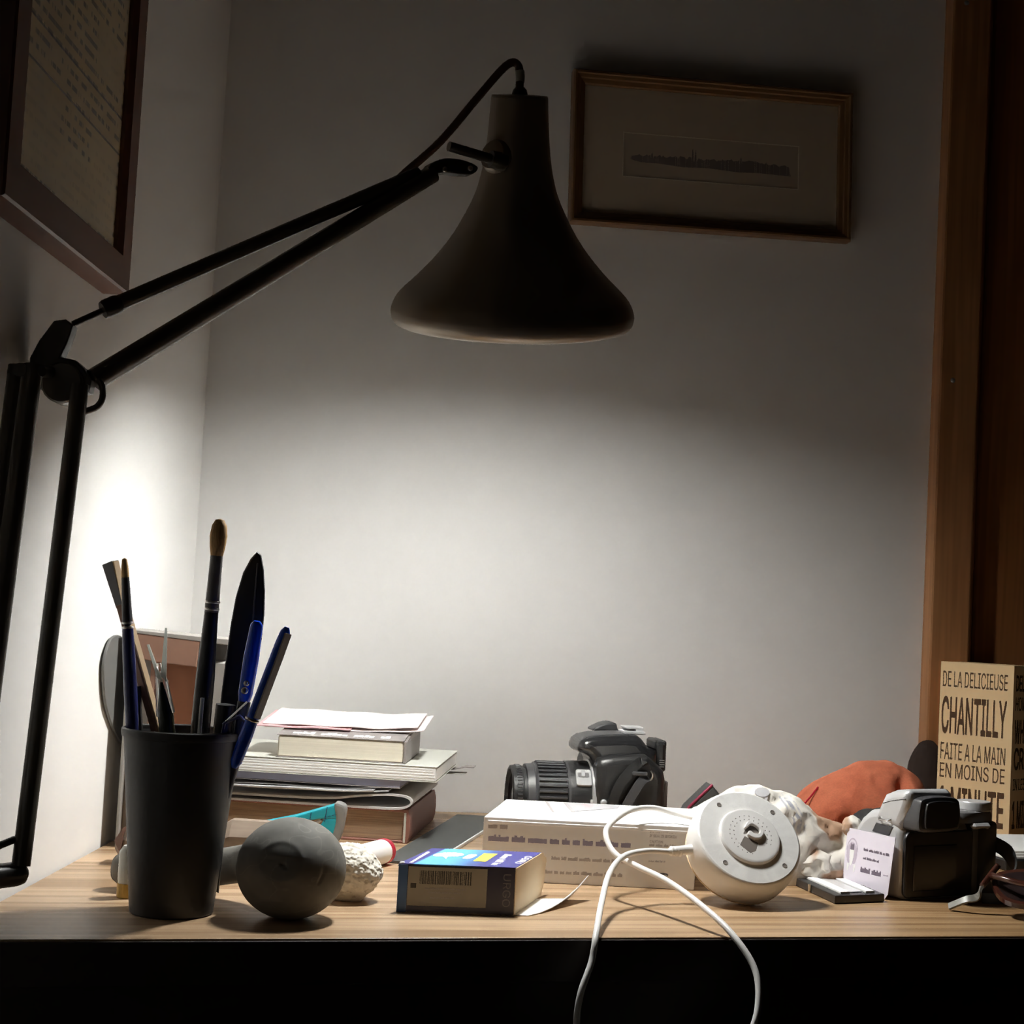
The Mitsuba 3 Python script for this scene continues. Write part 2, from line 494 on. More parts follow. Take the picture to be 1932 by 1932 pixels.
# ------------------------------------------------------------------ helpers: entries and labels
def key(k):
    if k not in scene and k not in labels:
        return k
    i = 1
    while f'{k}_{i:03d}' in scene or f'{k}_{i:03d}' in labels:
        i += 1
    return f'{k}_{i:03d}'

def thing(name, label, category, group=None):
    k = key(name)
    labels[k] = {'label': label, 'category': category}
    if group:
        labels[k]['group'] = group
    return k

def part(parent, name, mesh, bsdf, smooth=30, label=None, kind=None, **more):
    k = key(f'{parent}__{name}')
    scene[k] = mikit.ply(mesh, bsdf, smooth, **more)
    d = {}
    if label:
        d['label'] = label
    if kind:
        d['kind'] = kind
    if d:
        labels[k] = d
    return k

def one(name, mesh, bsdf, label, category, smooth=30, group=None):
    k = thing(name, label, category, group)
    scene[k] = mikit.ply(mesh, bsdf, smooth)
    return k

def struct(name, mesh, bsdf, label=None, smooth=30):
    scene[name] = mikit.ply(mesh, bsdf, smooth)
    labels[name] = {'kind': 'structure'}
    if label:
        labels[name]['label'] = label
    return name

DZ = 0.75                                   # top of the desk
LX0, LK = -0.3284, 0.0138                   # left wall: x = LX0 + LK * y
BY0, BK = 1.6435, 0.1771                    # back wall: y = BY0 + BK * x
BAZ = math.degrees(math.atan(BK))
def lwx(y): return LX0 + LK * y
def bwy(x): return BY0 + BK * x

# ------------------------------------------------------------------ the room
CY = (BY0 + BK * LX0) / (1 - BK * LK)
CX = lwx(CY)
YF, XR, ZC = -2.4, 2.6, 2.5
def slab(pts, z0, z1): return prism(pts, z0, z1)
struct('floor', slab([(-0.6, YF - 0.2), (XR + 0.2, YF - 0.2), (XR + 0.2, 2.4), (-0.6, 2.4)], -0.1, 0.0), 'm_floor', smooth=False)
struct('ceiling', slab([(-0.6, YF - 0.2), (XR + 0.2, YF - 0.2), (XR + 0.2, 2.4), (-0.6, 2.4)], ZC, ZC + 0.1), 'm_room', smooth=False)
struct('wall_left', slab([(lwx(YF), YF), (CX, CY), (CX - 0.03, CY + 0.15), (CX - 0.2, CY + 0.15), (lwx(YF) - 0.2, YF)], 0, ZC), 'm_wall', 'plain off-white plaster wall left of the desk', smooth=False)
DX0, DX1, DTOP = 0.492, 1.30, 2.05          # the opening for the wooden leaf
def bpt(x, off=0.0):
    a = math.atan(BK)
    return (x - off * -math.sin(a), bwy(x) - off * math.cos(a))
wb = [slab([bpt(CX - 0.02), bpt(DX0), bpt(DX0, -0.16), bpt(CX - 0.02, -0.16)], 0, ZC),
      slab([bpt(DX1), bpt(XR + 0.1), bpt(XR + 0.1, -0.16), bpt(DX1, -0.16)], 0, ZC),
      slab([bpt(DX0), bpt(DX1), bpt(DX1, -0.16), bpt(DX0, -0.16)], DTOP, ZC)]
struct('wall_back', cat(*wb), 'm_wall', 'plain off-white plaster wall behind the desk', smooth=False)
struct('wall_right', slab([(XR, YF), (XR + 0.2, YF), (XR + 0.2, 2.4), (XR, 2.4)], 0, ZC), 'm_room', smooth=False)
struct('wall_front', slab([(-0.6, YF - 0.2), (XR + 0.2, YF - 0.2), (XR + 0.2, YF), (-0.6, YF)], 0, ZC), 'm_room', smooth=False)

ca = FACE((0, BY0, 0), BAZ)                 # back wall: local x along the wall, y up, z into the room
cosb = math.cos(math.radians(BAZ))
W = lambda x: x / cosb
t1 = struct('trim_1', tr(ca, cat(prism(rrect(W(0.4395), W(0.4835), 0.0, 2.12, 0.003, 3), -0.002, 0.019, 0.0025),
                                 cbox(W(0.4395), W(DX1 + 0.05), 2.06, 2.12, -0.002, 0.019, 0.002))), 'm_trim', 'brown wooden casing board on the back wall beside the wooden leaf')
for zz in (1.220, 1.628):
    part('trim_1', 'nail', tr(ca @ AX((W(0.4545), zz, 0.0185), (0, 0, 1)), lathe([(0, 0), (0.0028, 0), (0.0028, 0.0007), (0.0015, 0.0014), (0, 0.0016)], 14)), 'm_midgrey', True)
part('trim_1', 'door_stop', tr(ca, cbox(W(0.4855), W(0.4895), 0, 2.06, -0.012, 0.010, 0.001)), 'm_trim')
struct('door_1', tr(ca, cbox(W(0.502), W(DX1 - 0.006), 0.01, 2.04, -0.055, -0.012, 0.002)), 'm_door', 'brown grained wooden leaf standing right of the casing')
part('door_1', 'knob', tr(ca @ AX((W(1.24), 1.0, -0.012), (0, 0, 1)), lathe([(0, 0), (0.012, 0), (0.010, 0.02), (0.024, 0.035), (0.026, 0.05), (0.016, 0.062), (0, 0.065)], 24)), 'm_chrome', True)

# ------------------------------------------------------------------ the desk
desk = thing('desk', 'long wood-grain laminate desk with a black front edge, standing along the back wall', 'desk')
fa, fb = (-0.314, 0.9275), (1.02, 1.306)
fa = (lwx(fa[1]) + 0.002, fa[1])
top = [fa, fb, (bpt(1.02, 0.001)), (bpt(0.4415, 0.021)), (bpt(0.4390, 0.001)), (bpt(CX + 0.0005, 0.001)), (lwx(CY - 0.002) + 0.001, CY - 0.002)]
top = [fa, fb, bpt(1.02, 0.024), bpt(0.4375, 0.024), bpt(0.4375, 0.001), (lwx(CY - 0.002) + 0.002, CY - 0.002)]
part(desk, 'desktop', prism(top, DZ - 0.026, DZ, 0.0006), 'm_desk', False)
fd = np.array([fb[0] - fa[0], fb[1] - fa[1]])
FL = np.linalg.norm(fd)
FAZ = math.degrees(math.atan2(fd[1], fd[0]))
fm = MX((fa[0], fa[1], 0), FAZ)
part(desk, 'edge_band', tr(fm, cbox(0.0, FL, -0.0015, 0.0003, DZ - 0.027, DZ - 0.0012, 0.0004)), 'm_deskdark', label='black edge band along the front')
part(desk, 'apron', tr(fm, cbox(0.02, FL - 0.02, 0.014, 0.032, DZ - 0.19, DZ - 0.0265, 0.001)), 'm_deskdark', label='dark front panel under the top')
part(desk, 'side_panel', prism([(lwx(0.99) + 0.004, 0.99), (lwx(0.99) + 0.022, 0.995), (lwx(1.55) + 0.022, 1.55), (lwx(1.55) + 0.004, 1.55)], 0.0, DZ - 0.0265), 'm_deskdark', False)
part(desk, 'side_panel', tr(fm, cbox(FL - 0.05, FL - 0.03, 0.05, 0.42, 0.0, DZ - 0.0265, 0.001)), 'm_deskdark')
part(desk, 'back_panel', tr(fm, cbox(0.16, FL - 0.05, 0.40, 0.415, 0.25, DZ - 0.0265, 0.001)), 'm_deskdark')

# ------------------------------------------------------------------ the desk lamp
lamp = thing('desk_lamp', 'dark brown jointed lamp with a flared trumpet shade, reaching over the desk', 'lamp')
tilt = math.radians(18.5)
AXD = np.array([-0.018, -math.sin(tilt), math.cos(tilt)])
AXD /= np.linalg.norm(AXD)
RC = np.array((-0.0077, 1.2250, 1.1765))
LF = AX(RC, AXD)
outer = [(0.0829, -0.0092), (0.0863, -0.0089), (0.0893, -0.0074), (0.0915, -0.0043), (0.0924, 0.0000), (0.0915, 0.0056), (0.0863, 0.0149), (0.0702, 0.0306), (0.0572, 0.0450), (0.0469, 0.0590),
         (0.0386, 0.0734), (0.0315, 0.0883), (0.0274, 0.1018), (0.0245, 0.1171), (0.0226, 0.1352), (0.0214, 0.1531), (0.0211, 0.1599), (0.0203, 0.1614), (0.0108, 0.1620), (0.0000, 0.1622)]
sp = spline(outer[:17], 4)
oshell = [tuple(q) for q in sp] + outer[17:]
part(lamp, 'shade', tr(LF, lathe([(0.0818, -0.0081), *oshell], 96)), 'm_shade', 50, 'flared dark brown metal shade')
inner = [(0.0818, -0.0081), (0.0852, -0.0076), (0.0884, -0.0052), (0.0895, 0.0000), (0.0886, 0.0052), (0.0825, 0.0149), (0.0680, 0.0280), (0.0557, 0.0423), (0.0453, 0.0568), (0.0372, 0.0712), (0.0302, 0.0865), (0.0261, 0.0999), (0.0234, 0.1171), (0.0214, 0.1352), (0.0202, 0.1550), (0.0000, 0.1563)]
part(lamp, 'reflector', tr(LF, lathe([tuple(q) for q in spline(inner[:15], 4)] + inner[15:], 96)), 'm_reflector', True, 'pale inside of the shade')
part(lamp, 'lamp_socket', tr(LF, lathe([(0.0000, 0.1550), (0.0153, 0.1550), (0.0153, 0.1279), (0.0131, 0.1243), (0.0000, 0.1243)], 32)), 'm_white', 40)
b0, b1 = np.array([0.0, 0.030, 0.0285]), np.array([0.0, 0.002, 0.118])          # the bulb sits crooked in its socket
bulb = tr(AX(b0, b1 - b0), lathe([(0, -0.0180), (0.0064, -0.0169), (0.0125, -0.0130), (0.0167, -0.0066), (0.0180, 0), (0.0171, 0.0064), (0.0150, 0.0120), (0.0125, 0.0190), (0.0110, 0.0280), (0.0105, 0.0880), (0, 0.0880)], 40))
part(lamp, 'bulb', tr(LF, bulb), 'm_white', True, 'glowing bulb', emitter={'type': 'area', 'radiance': {'type': 'rgb', 'value': list(BULB_RADIANCE)}})
# pivot knob and rod on the neck
nk = RC + AXD * 0.1098
kd = np.array([-0.62, -0.78, 0.06])
kd /= np.linalg.norm(kd)
bo = nk + kd * 0.0242
part(lamp, 'pivot_boss', tr(AX(bo, kd), lathe([(0, -0.004), (0.0125, -0.004), (0.0125, 0.003), (0.0105, 0.006), (0, 0.007)], 32)), 'm_shade', 40)
RB = np.array((-0.0239, 1.1628, 1.2768))
RA = np.array((-0.0590, 1.1439, 1.2801))
part(lamp, 'pivot_rod', cat(bar(bo, RB, 0.0052, n=20), bar(RB, RA, 0.0036, n=20), tr(AX(RB, RA - RB), lathe([(0, -0.006), (0.0062, -0.006), (0.0066, 0.0), (0.0060, 0.006), (0, 0.0065)], 24))), 'm_lamptube', 40)
HE = np.array((-0.0491, 1.1538, 1.2692))
hp = FACE((HE[0], HE[1], HE[2]), 30.0)
headpl = smoothpoly(0.90 * np.array([(-0.032, -0.0065), (-0.019, 0.0015), (-0.004, 0.0035), (0.008, 0.0020), (0.012, -0.001), (0.007, -0.0065), (-0.004, -0.0085), (-0.018, -0.0095), (-0.029, -0.0135)]), 4)
part(lamp, 'head_bracket', tr(hp, prism(headpl, -0.005, 0.005, 0.0012)), 'm_lampblack', 30)
for (a, b) in ((0.004, -0.0022), (-0.0165, -0.0068)):
    part(lamp, 'screw', tr(hp @ AX((a, b, 0.005), (0, 0, 1)), lathe([(0, 0), (0.0021, 0), (0.0019, 0.0012), (0, 0.0018)], 16)), 'm_chrome', True)
# upper arm: main tube and the thinner tie tube with its rod
LA, LB = np.array([-0.2705, 1.03, 1.0840]), np.array((-0.0690, 1.1422, 1.2593))
part(lamp, 'upper_arm_tube', bar(LA, LB, 0.0074, 0.0064, 24), 'm_lamptube', 40)
UA, UB, UR = np.array([-0.2640, 1.035, 1.1325]), np.array((-0.0789, 1.1367, 1.2576)), np.array([-0.2865, 1.03, 1.1190])
part(lamp, 'tie_tube', bar(UA, UB, 0.0052, 0.0047, 20), 'm_lamptube', 40)
part(lamp, 'tie_rod', bar(UR, UA + (UB - UA) * 0.02, 0.0021, n=12), 'm_lampblack', 40)
ud = (UB - UA) / np.linalg.norm(UB - UA)
part(lamp, 'collar', tr(AX(UA - ud * 0.006, ud), lathe([(0, 0), (0.0055, 0), (0.0062, 0.002), (0.0062, 0.010), (0.0050, 0.013), (0, 0.013)], 24)), 'm_lampblack', 40)
# elbow: cheek plate, friction disc, bent handle
eb = FACE((0, 1.030, 0), 0.0)
ep = [(-0.2970, 1.1198), (-0.2897, 1.1212), (-0.2843, 1.1174), (-0.2872, 1.106), (-0.2910, 1.0969), (-0.2821, 1.0955), (-0.2757, 1.0906), (-0.2700, 1.0830), (-0.2715, 1.0750), (-0.2789, 1.074), (-0.2994, 1.0764), (-0.3035, 1.0760), (-0.3105, 1.0876), (-0.3105, 1.0956), (-0.3056, 1.1066)]
part(lamp, 'elbow_plate', tr(eb, prism(ep, -0.006, 0.006, 0.0012)), 'm_lampblack', 30)
part(lamp, 'friction_disc', tr(eb @ AX((-0.2880, 1.0800, 0.0), (0, 0, 1)), lathe([(0, -0.009), (0.0125, -0.009), (0.0132, -0.007), (0.0132, 0.0095), (0.0120, 0.011), (0, 0.0115)], 40)), 'm_lamptube', 40)
part(lamp, 'handle', tube(spline([(-0.2660, 1.024, 1.0830), (-0.2628, 1.022, 1.0790), (-0.2622, 1.022, 1.0720), (-0.2650, 1.021, 1.0660), (-0.2735, 1.020, 1.0618)], 5), 0.0021, 10), 'm_lamptube', True)
# lower arm: three tubes down to the wall bracket
for a, b, r in (((-0.3030, 0.976, 1.0830), (-0.3025, 0.930, 0.790), 0.0054), ((-0.2903, 0.965, 1.0822), (-0.2910, 0.912, 0.786), 0.0060), ((-0.2757, 1.018, 1.0790), (-0.2820, 0.985, 0.7840), 0.0056)):
    part(lamp, 'lower_arm_tube', bar(a, b, r, n=24), 'm_lamptube', 40)
part(lamp, 'pivot_pin', cat(bar((-0.2960, 0.958, 1.0785), (-0.2960, 1.040, 1.0890), 0.0040, n=16), bar((-0.3060, 0.9745, 1.0790), (-0.2840, 0.9625, 1.0790), 0.0034, n=16)), 'm_lampblack', 40)
part(lamp, 'tension_rod', bar((-0.2866, 0.985, 0.7995), (-0.3070, 0.970, 0.7900), 0.0022, n=12), 'm_lampblack', 40)
bk = [(-0.3135, 0.950, 0.778), (-0.2845, 0.985, 0.7790)]
bd = np.array(bk[1]) - np.array(bk[0])
bl = np.linalg.norm(bd)
part(lamp, 'base_bracket', cat(tr(AX(bk[0], bd), lathe([(0, 0), (0.0073, 0), (0.0073, bl), (0.0064, bl + 0.004), (0.0035, bl + 0.0066), (0, bl + 0.0074)], 28)), bar((-0.3, 0.948, 0.780), (-0.3, 0.92, 0.780), 0.006, n=16)), 'm_lampblack', 40, 'round-ended black bracket')
part(lamp, 'mounting_plate', tr(MX((lwx(0.94) + 0.0035, 0.94, 0.785), 90 - math.degrees(math.atan(LK))), cbox(-0.035, 0.03, -0.003, 0.003, -0.03, 0.035, 0.001)), 'm_lampblack')
topn = RC + AXD * 0.1622
cordp = [(-0.0937, 1.1574, 1.2590), (-0.0900, 1.1602, 1.2640), (-0.0665, 1.1619, 1.2882), (-0.0413, 1.1619, 1.3219), (-0.0251, 1.1639, 1.3440), (-0.0176, 1.1656, 1.3509), (-0.0129, 1.1673, 1.3495), (-0.0110, 1.1682, 1.3418), (-0.0110, 1.1682, 1.3356), topn + AXD * 0.0015]
part(lamp, 'cord', tube(spline(cordp, 6), 0.0030, 10), 'm_cord', True, 'brown cord from the arm to the neck')
part(lamp, 'cord_sleeve', tube([(-0.0114, 1.1679, 1.3459), (-0.0109, 1.1682, 1.3418), (-0.0109, 1.1682, 1.3374)], 0.0034, 12), 'm_milky', True, 'pale sleeve on the cord')
part(lamp, 'cord_grommet', tr(AX(topn - AXD * 0.001, AXD), lathe([(0, 0), (0.0062, 0), (0.005, 0.004), (0.0034, 0.006), (0, 0.006)], 20)), 'm_lampblack', 40)

# ------------------------------------------------------------------ pictures on the walls
def moulding(w, h, prof):
    """A mitred picture frame in xy about the origin, outer size w x h. prof: [(inset, height)...] from the outer back edge inwards."""
    V, F = [], []
    for sx, sy in ((-1, -1), (1, -1), (1, 1), (-1, 1)):
        V += [(sx * (w / 2 - i), sy * (h / 2 - i), z) for i, z in prof]
    n = len(prof)
    for k in range(4):
        for i in range(n):
            a, b = k * n + i, ((k + 1) % 4) * n + i
            c, d = ((k + 1) % 4) * n + (i + 1) % n, k * n + (i + 1) % n
            F += [(a, b, c), (a, c, d)]
    m = trimesh.Trimesh(np.array(V), np.array(F), process=False)
    m.fix_normals()
    return m

pic = thing('picture_frame', 'landscape frame with a small panorama engraving in a pale mat, on the back wall', 'picture')
pf = FACE((0.187 + 0.0008, bwy(0.187) - 0.0015, 1.4343), BAZ)
rot = np.eye(4)
kk = 0.0245
rot[:2, :2] = [[math.cos(kk), -math.sin(kk)], [math.sin(kk), math.cos(kk)]]
pf = pf @ rot
part(pic, 'frame', tr(pf, moulding(0.302, 0.159, [(0, 0.0), (0, 0.013), (0.0015, 0.0155), (0.0035, 0.0155), (0.0045, 0.0135), (0.0075, 0.0125), (0.0085, 0.0105), (0.0125, 0.009), (0.0135, 0.0065), (0.0135, 0.0)])), 'm_frame_gold', 20, 'narrow stepped brown and gold frame')
part(pic, 'backing_board', tr(pf, cbox(-0.146, 0.146, -0.0745, 0.0745, 0.0005, 0.0025, 0.0003)), 'm_frame_dark')
mw, mh = 0.1385, 0.067
ew, eh = 0.0945, 0.0225
matp = Polygon([(-mw, -mh), (mw, -mh), (mw, mh), (-mw, mh)], [[(-ew, -eh - 0.003), (ew, -eh - 0.003), (ew, eh - 0.003), (-ew, eh - 0.003)]])
part(pic, 'mat', tr(pf, shift(plate(matp, 0.0015), z=0.0025)), 'm_mat', False, 'wide pale mat')
part(pic, 'print_sheet', tr(pf, cbox(-ew - 0.002, ew + 0.002, -eh - 0.005, eh - 0.001, 0.0024, 0.0032, 0.0001)), 'm_print')
ln = Polygon([(-ew - 0.0009, -eh - 0.0039), (ew + 0.0009, -eh - 0.0039), (ew + 0.0009, eh - 0.0021), (-ew - 0.0009, eh - 0.0021)], [[(-ew, -eh - 0.003), (ew, -eh - 0.003), (ew, eh - 0.003), (-ew, eh - 0.003)]])
part(pic, 'bevel_line', tr(pf, shift(plate(ln, 0.0003), z=0.0040)), 'm_line', False, 'light bevelled line round the engraving')
rs = np.random.RandomState(5)
sky = []
x = -0.086
while x < 0.086:
    t = (x + 0.086) / 0.172
    base = 0.0085 * (0.55 + 0.35 * math.sin(3.1 * t + 0.6)) * (1 if t < 0.98 else 0.9) + (0.004 * max(0, math.sin((t - 0.5) * 4.6)) if t > 0.5 else 0)
    sky.append((x, -0.0105 + base + rs.uniform(0, 0.0028)))
    x += rs.uniform(0.0012, 0.0032)
for i, (cx_, hh) in enumerate(((-0.0205, 0.0135), (-0.0172, 0.0125), (0.032, 0.0085), (-0.064, 0.006))):
    sky = [q for q in sky if abs(q[0] - cx_) > 0.0012] + [(cx_ - 0.0012, -0.0045), (cx_ - 0.0007, -0.0045 + hh * 0.72), (cx_, -0.0045 + hh), (cx_ + 0.0007, -0.0045 + hh * 0.72), (cx_ + 0.0012, -0.0045)]
sky.sort()
low = [(0.087, -0.0125), (0.05, -0.0115), (0.03, -0.0125), (-0.005, -0.0105), (-0.03, -0.0118), (-0.055, -0.0098), (-0.075, -0.0098), (-0.087, -0.0075)]
skp = Polygon(sky + low).buffer(0)
hatch = [sbox(x - 0.0002, -0.02, x + 0.00012, 0.02) for x in np.arange(-0.086, 0.086, 0.0011)]
from shapely import union_all
skp2 = skp.difference(union_all([h for i, h in enumerate(hatch) if rs.rand() < 0.22]))
part(pic, 'engraving', tr(pf, shift(plate(skp2, 0.0002), z=0.0032)), 'm_ink', False, 'dark panorama of a low skyline with spires')
part(pic, 'glass_pane', tr(pf, cat(trimesh.Trimesh([(-mw, -mh, 0.0062), (mw, -mh, 0.0062), (mw, mh, 0.0062), (-mw, mh, 0.0062)], [(0, 1, 2), (0, 2, 3)], process=False))), 'm_pane', False)

doc = thing('picture_frame', 'tall dark brown frame with a yellowed printed document, hung high on the left wall', 'picture')
th = math.degrees(math.atan2(1.0, LK))
y0, y1, z0, z1 = 0.905, 1.192, 1.1695, 1.640
lf = FACE((lwx((y0 + y1) / 2) + 0.0012, (y0 + y1) / 2, (z0 + z1) / 2), th)
part(doc, 'frame', tr(lf, moulding(y1 - y0, z1 - z0, [(0, 0), (0, 0.018), (0.0015, 0.0195), (0.024, 0.0195), (0.0258, 0.017), (0.0275, 0.0155), (0.0275, 0)])), 'm_frame_dark', 20, 'wide dark brown frame')
part(doc, 'document', tr(lf, cbox(-(y1 - y0) / 2 + 0.0385, (y1 - y0) / 2 - 0.0272, -(z1 - z0) / 2 + 0.0272, (z1 - z0) / 2 - 0.0272, 0.0105, 0.0125, 0.0002)), 'm_doc', False, 'yellowed printed sheet with ruled lines')
part(doc, 'backing_board', tr(lf, cbox(-(y1 - y0) / 2 + 0.02, (y1 - y0) / 2 - 0.02, -(z1 - z0) / 2 + 0.02, (z1 - z0) / 2 - 0.02, 0.003, 0.0104, 0.0003)), 'm_frame_dark')
q = np.array([(-(y1 - y0) / 2 + 0.027, -(z1 - z0) / 2 + 0.027, 0.0152), ((y1 - y0) / 2 - 0.027, -(z1 - z0) / 2 + 0.027, 0.0152), ((y1 - y0) / 2 - 0.027, (z1 - z0) / 2 - 0.027, 0.0152), (-(y1 - y0) / 2 + 0.027, (z1 - z0) / 2 - 0.027, 0.0152)])
part(doc, 'glass_pane', tr(lf, trimesh.Trimesh(q, [(0, 1, 2), (0, 2, 3)], process=False)), 'm_pane', False)

# ------------------------------------------------------------------ the cup and what stands in it
CUP = np.array([-0.2020, 1.0440, DZ])
cup = thing('pencil_cup', 'tall tapered black cup full of brushes and pens at the front left of the desk', 'cup')
cf = MX(CUP)
part(cup, 'cup_body', tr(cf, lathe([(0, 0.0), (0.0250, 0.0), (0.0262, 0.0012), (0.0368, 0.1120), (0.0368, 0.1140), (0.0352, 0.1135), (0.0248, 0.0035), (0, 0.0035)], 64)), 'm_cup', 40)
part(cup, 'rim', tr(cf, lathe([(0.0362, 0.1098), (0.0378, 0.1102), (0.0385, 0.1128), (0.0383, 0.1150), (0.0368, 0.1157), (0.0352, 0.1150), (0.0351, 0.1128), (0.0362, 0.1098)], 64)), 'm_cup', 50)
def lean(a, b, z):
    """The point of the line a-b at height z."""
    a, b = np.asarray(a, float), np.asarray(b, float)
    return a + (b - a) * (z - a[2]) / (b[2] - a[2])
# large round brush
k = thing('paintbrush', 'large paintbrush with a round blond head and black handle, tallest in the cup', 'paintbrush')
a, b = np.array([-0.1868, 1.043, 1.0005]), np.array([-0.1918, 1.049, 0.868])
d = (b - a) / np.linalg.norm(b - a)
bot = lean(a, b, 0.7555)
part(k, 'bristles', tr(AX(a, d), lathe([(0, 0), (0.0028, 0.0008), (0.0048, 0.0045), (0.0056, 0.011), (0.0050, 0.018), (0.0038, 0.0245), (0, 0.025)], 28)), 'm_bristle', True, 'rounded blond bristles')
part(k, 'ferrule', tr(AX(a, d), lathe([(0, 0.0225), (0.0037, 0.0225), (0.0040, 0.024), (0.0043, 0.045), (0.0046, 0.060), (0, 0.060)], 28)), 'm_midgrey', 40, 'dark grey metal ferrule')
for t in (0.0535, 0.0580):
    part(k, 'ring', tr(AX(a + d * t, d), lathe([(0.0040, -0.0009), (0.0049, -0.0007), (0.0051, 0), (0.0049, 0.0007), (0.0040, 0.0009)], 28)), 'm_chrome', True, 'bright crimp ring')
L_ = np.linalg.norm(bot - a)
part(k, 'handle', tr(AX(a, d), lathe([(0, 0.0598), (0.0044, 0.0598), (0.0049, 0.075), (0.0060, 0.100), (0.0062, 0.130), (0.0050, 0.20), (0.003, L_ - 0.004), (0, L_)], 28)), 'm_black', 40)
# thin brush
k = thing('paintbrush', 'thin paintbrush with a brown head and navy handle at the left of the cup', 'paintbrush')
a, b = np.array([-0.2457, 1.040, 0.9722]), np.array([-0.2345, 1.043, 0.868])
d = (b - a) / np.linalg.norm(b - a)
bot = lean(a, b, 0.7560)
L_ = np.linalg.norm(bot - a)
part(k, 'bristles', tr(AX(a, d), lathe([(0, 0), (0.0016, 0.001), (0.0023, 0.006), (0.0025, 0.013), (0, 0.0135)], 18)), 'm_bristle', True)
part(k, 'ferrule', tr(AX(a, d), lathe([(0, 0.0125), (0.0025, 0.0125), (0.0034, 0.042), (0, 0.0445)], 20)), 'm_dkgrey', 40)
for t in (0.0415, 0.0445):
    part(k, 'ring', tr(AX(a + d * t, d), lathe([(0.0028, -0.0008), (0.0038, -0.0006), (0.004, 0), (0.0038, 0.0006), (0.0028, 0.0008)], 20)), 'm_chrome', True)
part(k, 'handle', tr(AX(a, d), lathe([(0, 0.044), (0.0035, 0.044), (0.0040, 0.060), (0.0043, 0.085), (0.0040, 0.13), (0.0022, L_ - 0.003), (0, L_)], 20)), 'm_navy', 40)
# flat wooden stick
a, b = np.array([-0.2585, 1.056, 0.9690]), np.array([-0.2215, 1.052, 0.867])
bot = lean(a, b, 0.766)
k = thing('wooden_stick', 'flat wooden modelling stick with a dark square end, leaning behind the thin navy brush', 'stick')
dd = bot - a
Ls = np.linalg.norm(dd)
sf = AX(a, dd, (0.85, -0.5, 0.1))
part(k, 'shaft', tr(sf, cbox(-0.0028, 0.0028, -0.0032, 0.0032, 0.028, Ls, 0.0006)), 'm_woodbrown')
part(k, 'pale_edge', tr(sf, cbox(0.0028, 0.0040, -0.0024, 0.0024, 0.026, Ls - 0.01, 0.0003)), 'm_woodpale', label='pale sawn edge')
v = np.array([(-0.0045, -0.0030, 0), (0.0045, -0.0030, 0), (0.0045, 0.0030, 0), (-0.0045, 0.0030, 0), (-0.0028, -0.0030, 0.03), (0.0028, -0.0030, 0.03), (0.0028, 0.0030, 0.03), (-0.0028, 0.0030, 0.03)])
part(k, 'blade', tr(sf, trimesh.convex.convex_hull(v)), 'm_dkgrey', False, 'dark flat end')
part(k, 'blade_face', tr(sf, trimesh.convex.convex_hull(np.array([(0.0046, -0.0028, 0.0004), (0.0046, 0.0028, 0.0004), (0.0029, 0.0028, 0.0295), (0.0029, -0.0028, 0.0295), (0.0054, -0.0024, 0.001), (0.0054, 0.0024, 0.001)]))), 'm_woodpale', False, 'pale worn face')
# pen with a clear cap
a, b = np.array([-0.2165, 1.028, 0.9070]), np.array([-0.2098, 1.030, 0.8660])
d = (b - a) / np.linalg.norm(b - a)
bot = lean(a, b, 0.7545)
k = thing('pen', 'dark green pen with a clear forked plastic cap, standing in the middle of the cup', 'pen')
Lp = np.linalg.norm(bot - a)
pfm = AX(a, d, (1, 0, 0))
part(k, 'barrel', tr(pfm, lathe([(0, 0.012), (0.0008, 0.012), (0.0040, 0.030), (0.0044, 0.034), (0.0046, 0.06), (0.0044, Lp - 0.002), (0, Lp)], 24)), 'm_green', 40)
part(k, 'side_strip', tr(pfm, cbox(0.0042, 0.0054, -0.001, 0.001, 0.032, 0.075, 0.0003)), 'm_lime', label='yellow-green strip along the barrel')
capm = [(0.0018, 0.0), (0.0030, 0.004), (0.0052, 0.031), (0.0056, 0.033), (0.0050, 0.033), (0.0024, 0.0045), (0.0012, 0.001), (0.0018, 0.0)]
part(k, 'clear_cap', tr(pfm, lathe([(0, 0.0005), *capm[:4], (0.0049, 0.033), (0.0023, 0.006), (0, 0.005)], 28)), 'm_clear', 40, 'clear tapered cap')
def fin(x0, x1, xt, zt):
    return trimesh.convex.convex_hull(np.array([(x0, -0.0012, 0.008), (x1, -0.0012, 0.012), (x0, 0.0012, 0.008), (x1, 0.0012, 0.012), (xt, -0.0009, zt), (xt + 0.0012, -0.0009, zt), (xt, 0.0009, zt), (xt + 0.0012, 0.0009, zt)]))
part(k, 'cap_prong', tr(pfm, fin(-0.0024, 0.0010, -0.0064, -0.0125)), 'm_prong', 30, 'milky plastic prong')
part(k, 'cap_prong', tr(pfm, fin(0.0002, 0.0030, 0.0060, -0.0215)), 'm_prong', 30)
part(k, 'cap_rib', tr(pfm, cat(bar((-0.0028, -0.0018, 0.010), (-0.0047, -0.0032, 0.034), 0.0007, n=8), bar((0.0026, -0.0018, 0.010), (0.0052, -0.0024, 0.032), 0.0009, n=8))), 'm_prong', 30)
# white stick
one('cotton_stick', bar((-0.1888, 1.0320, 0.8865), (-0.1920, 1.036, 0.757), 0.0013, n=12), 'm_white', 'thin white stick between the black brush handle and the black stub in the cup', 'stick', 40)
# dark pencil
one('pencil', cat(bar((-0.2345, 1.0500, 0.8905), (-0.2190, 1.048, 0.757), 0.0026, n=6)), 'm_dkgrey', 'thin dark pencil just right of the navy brush handle in the cup', 'pencil', 30)
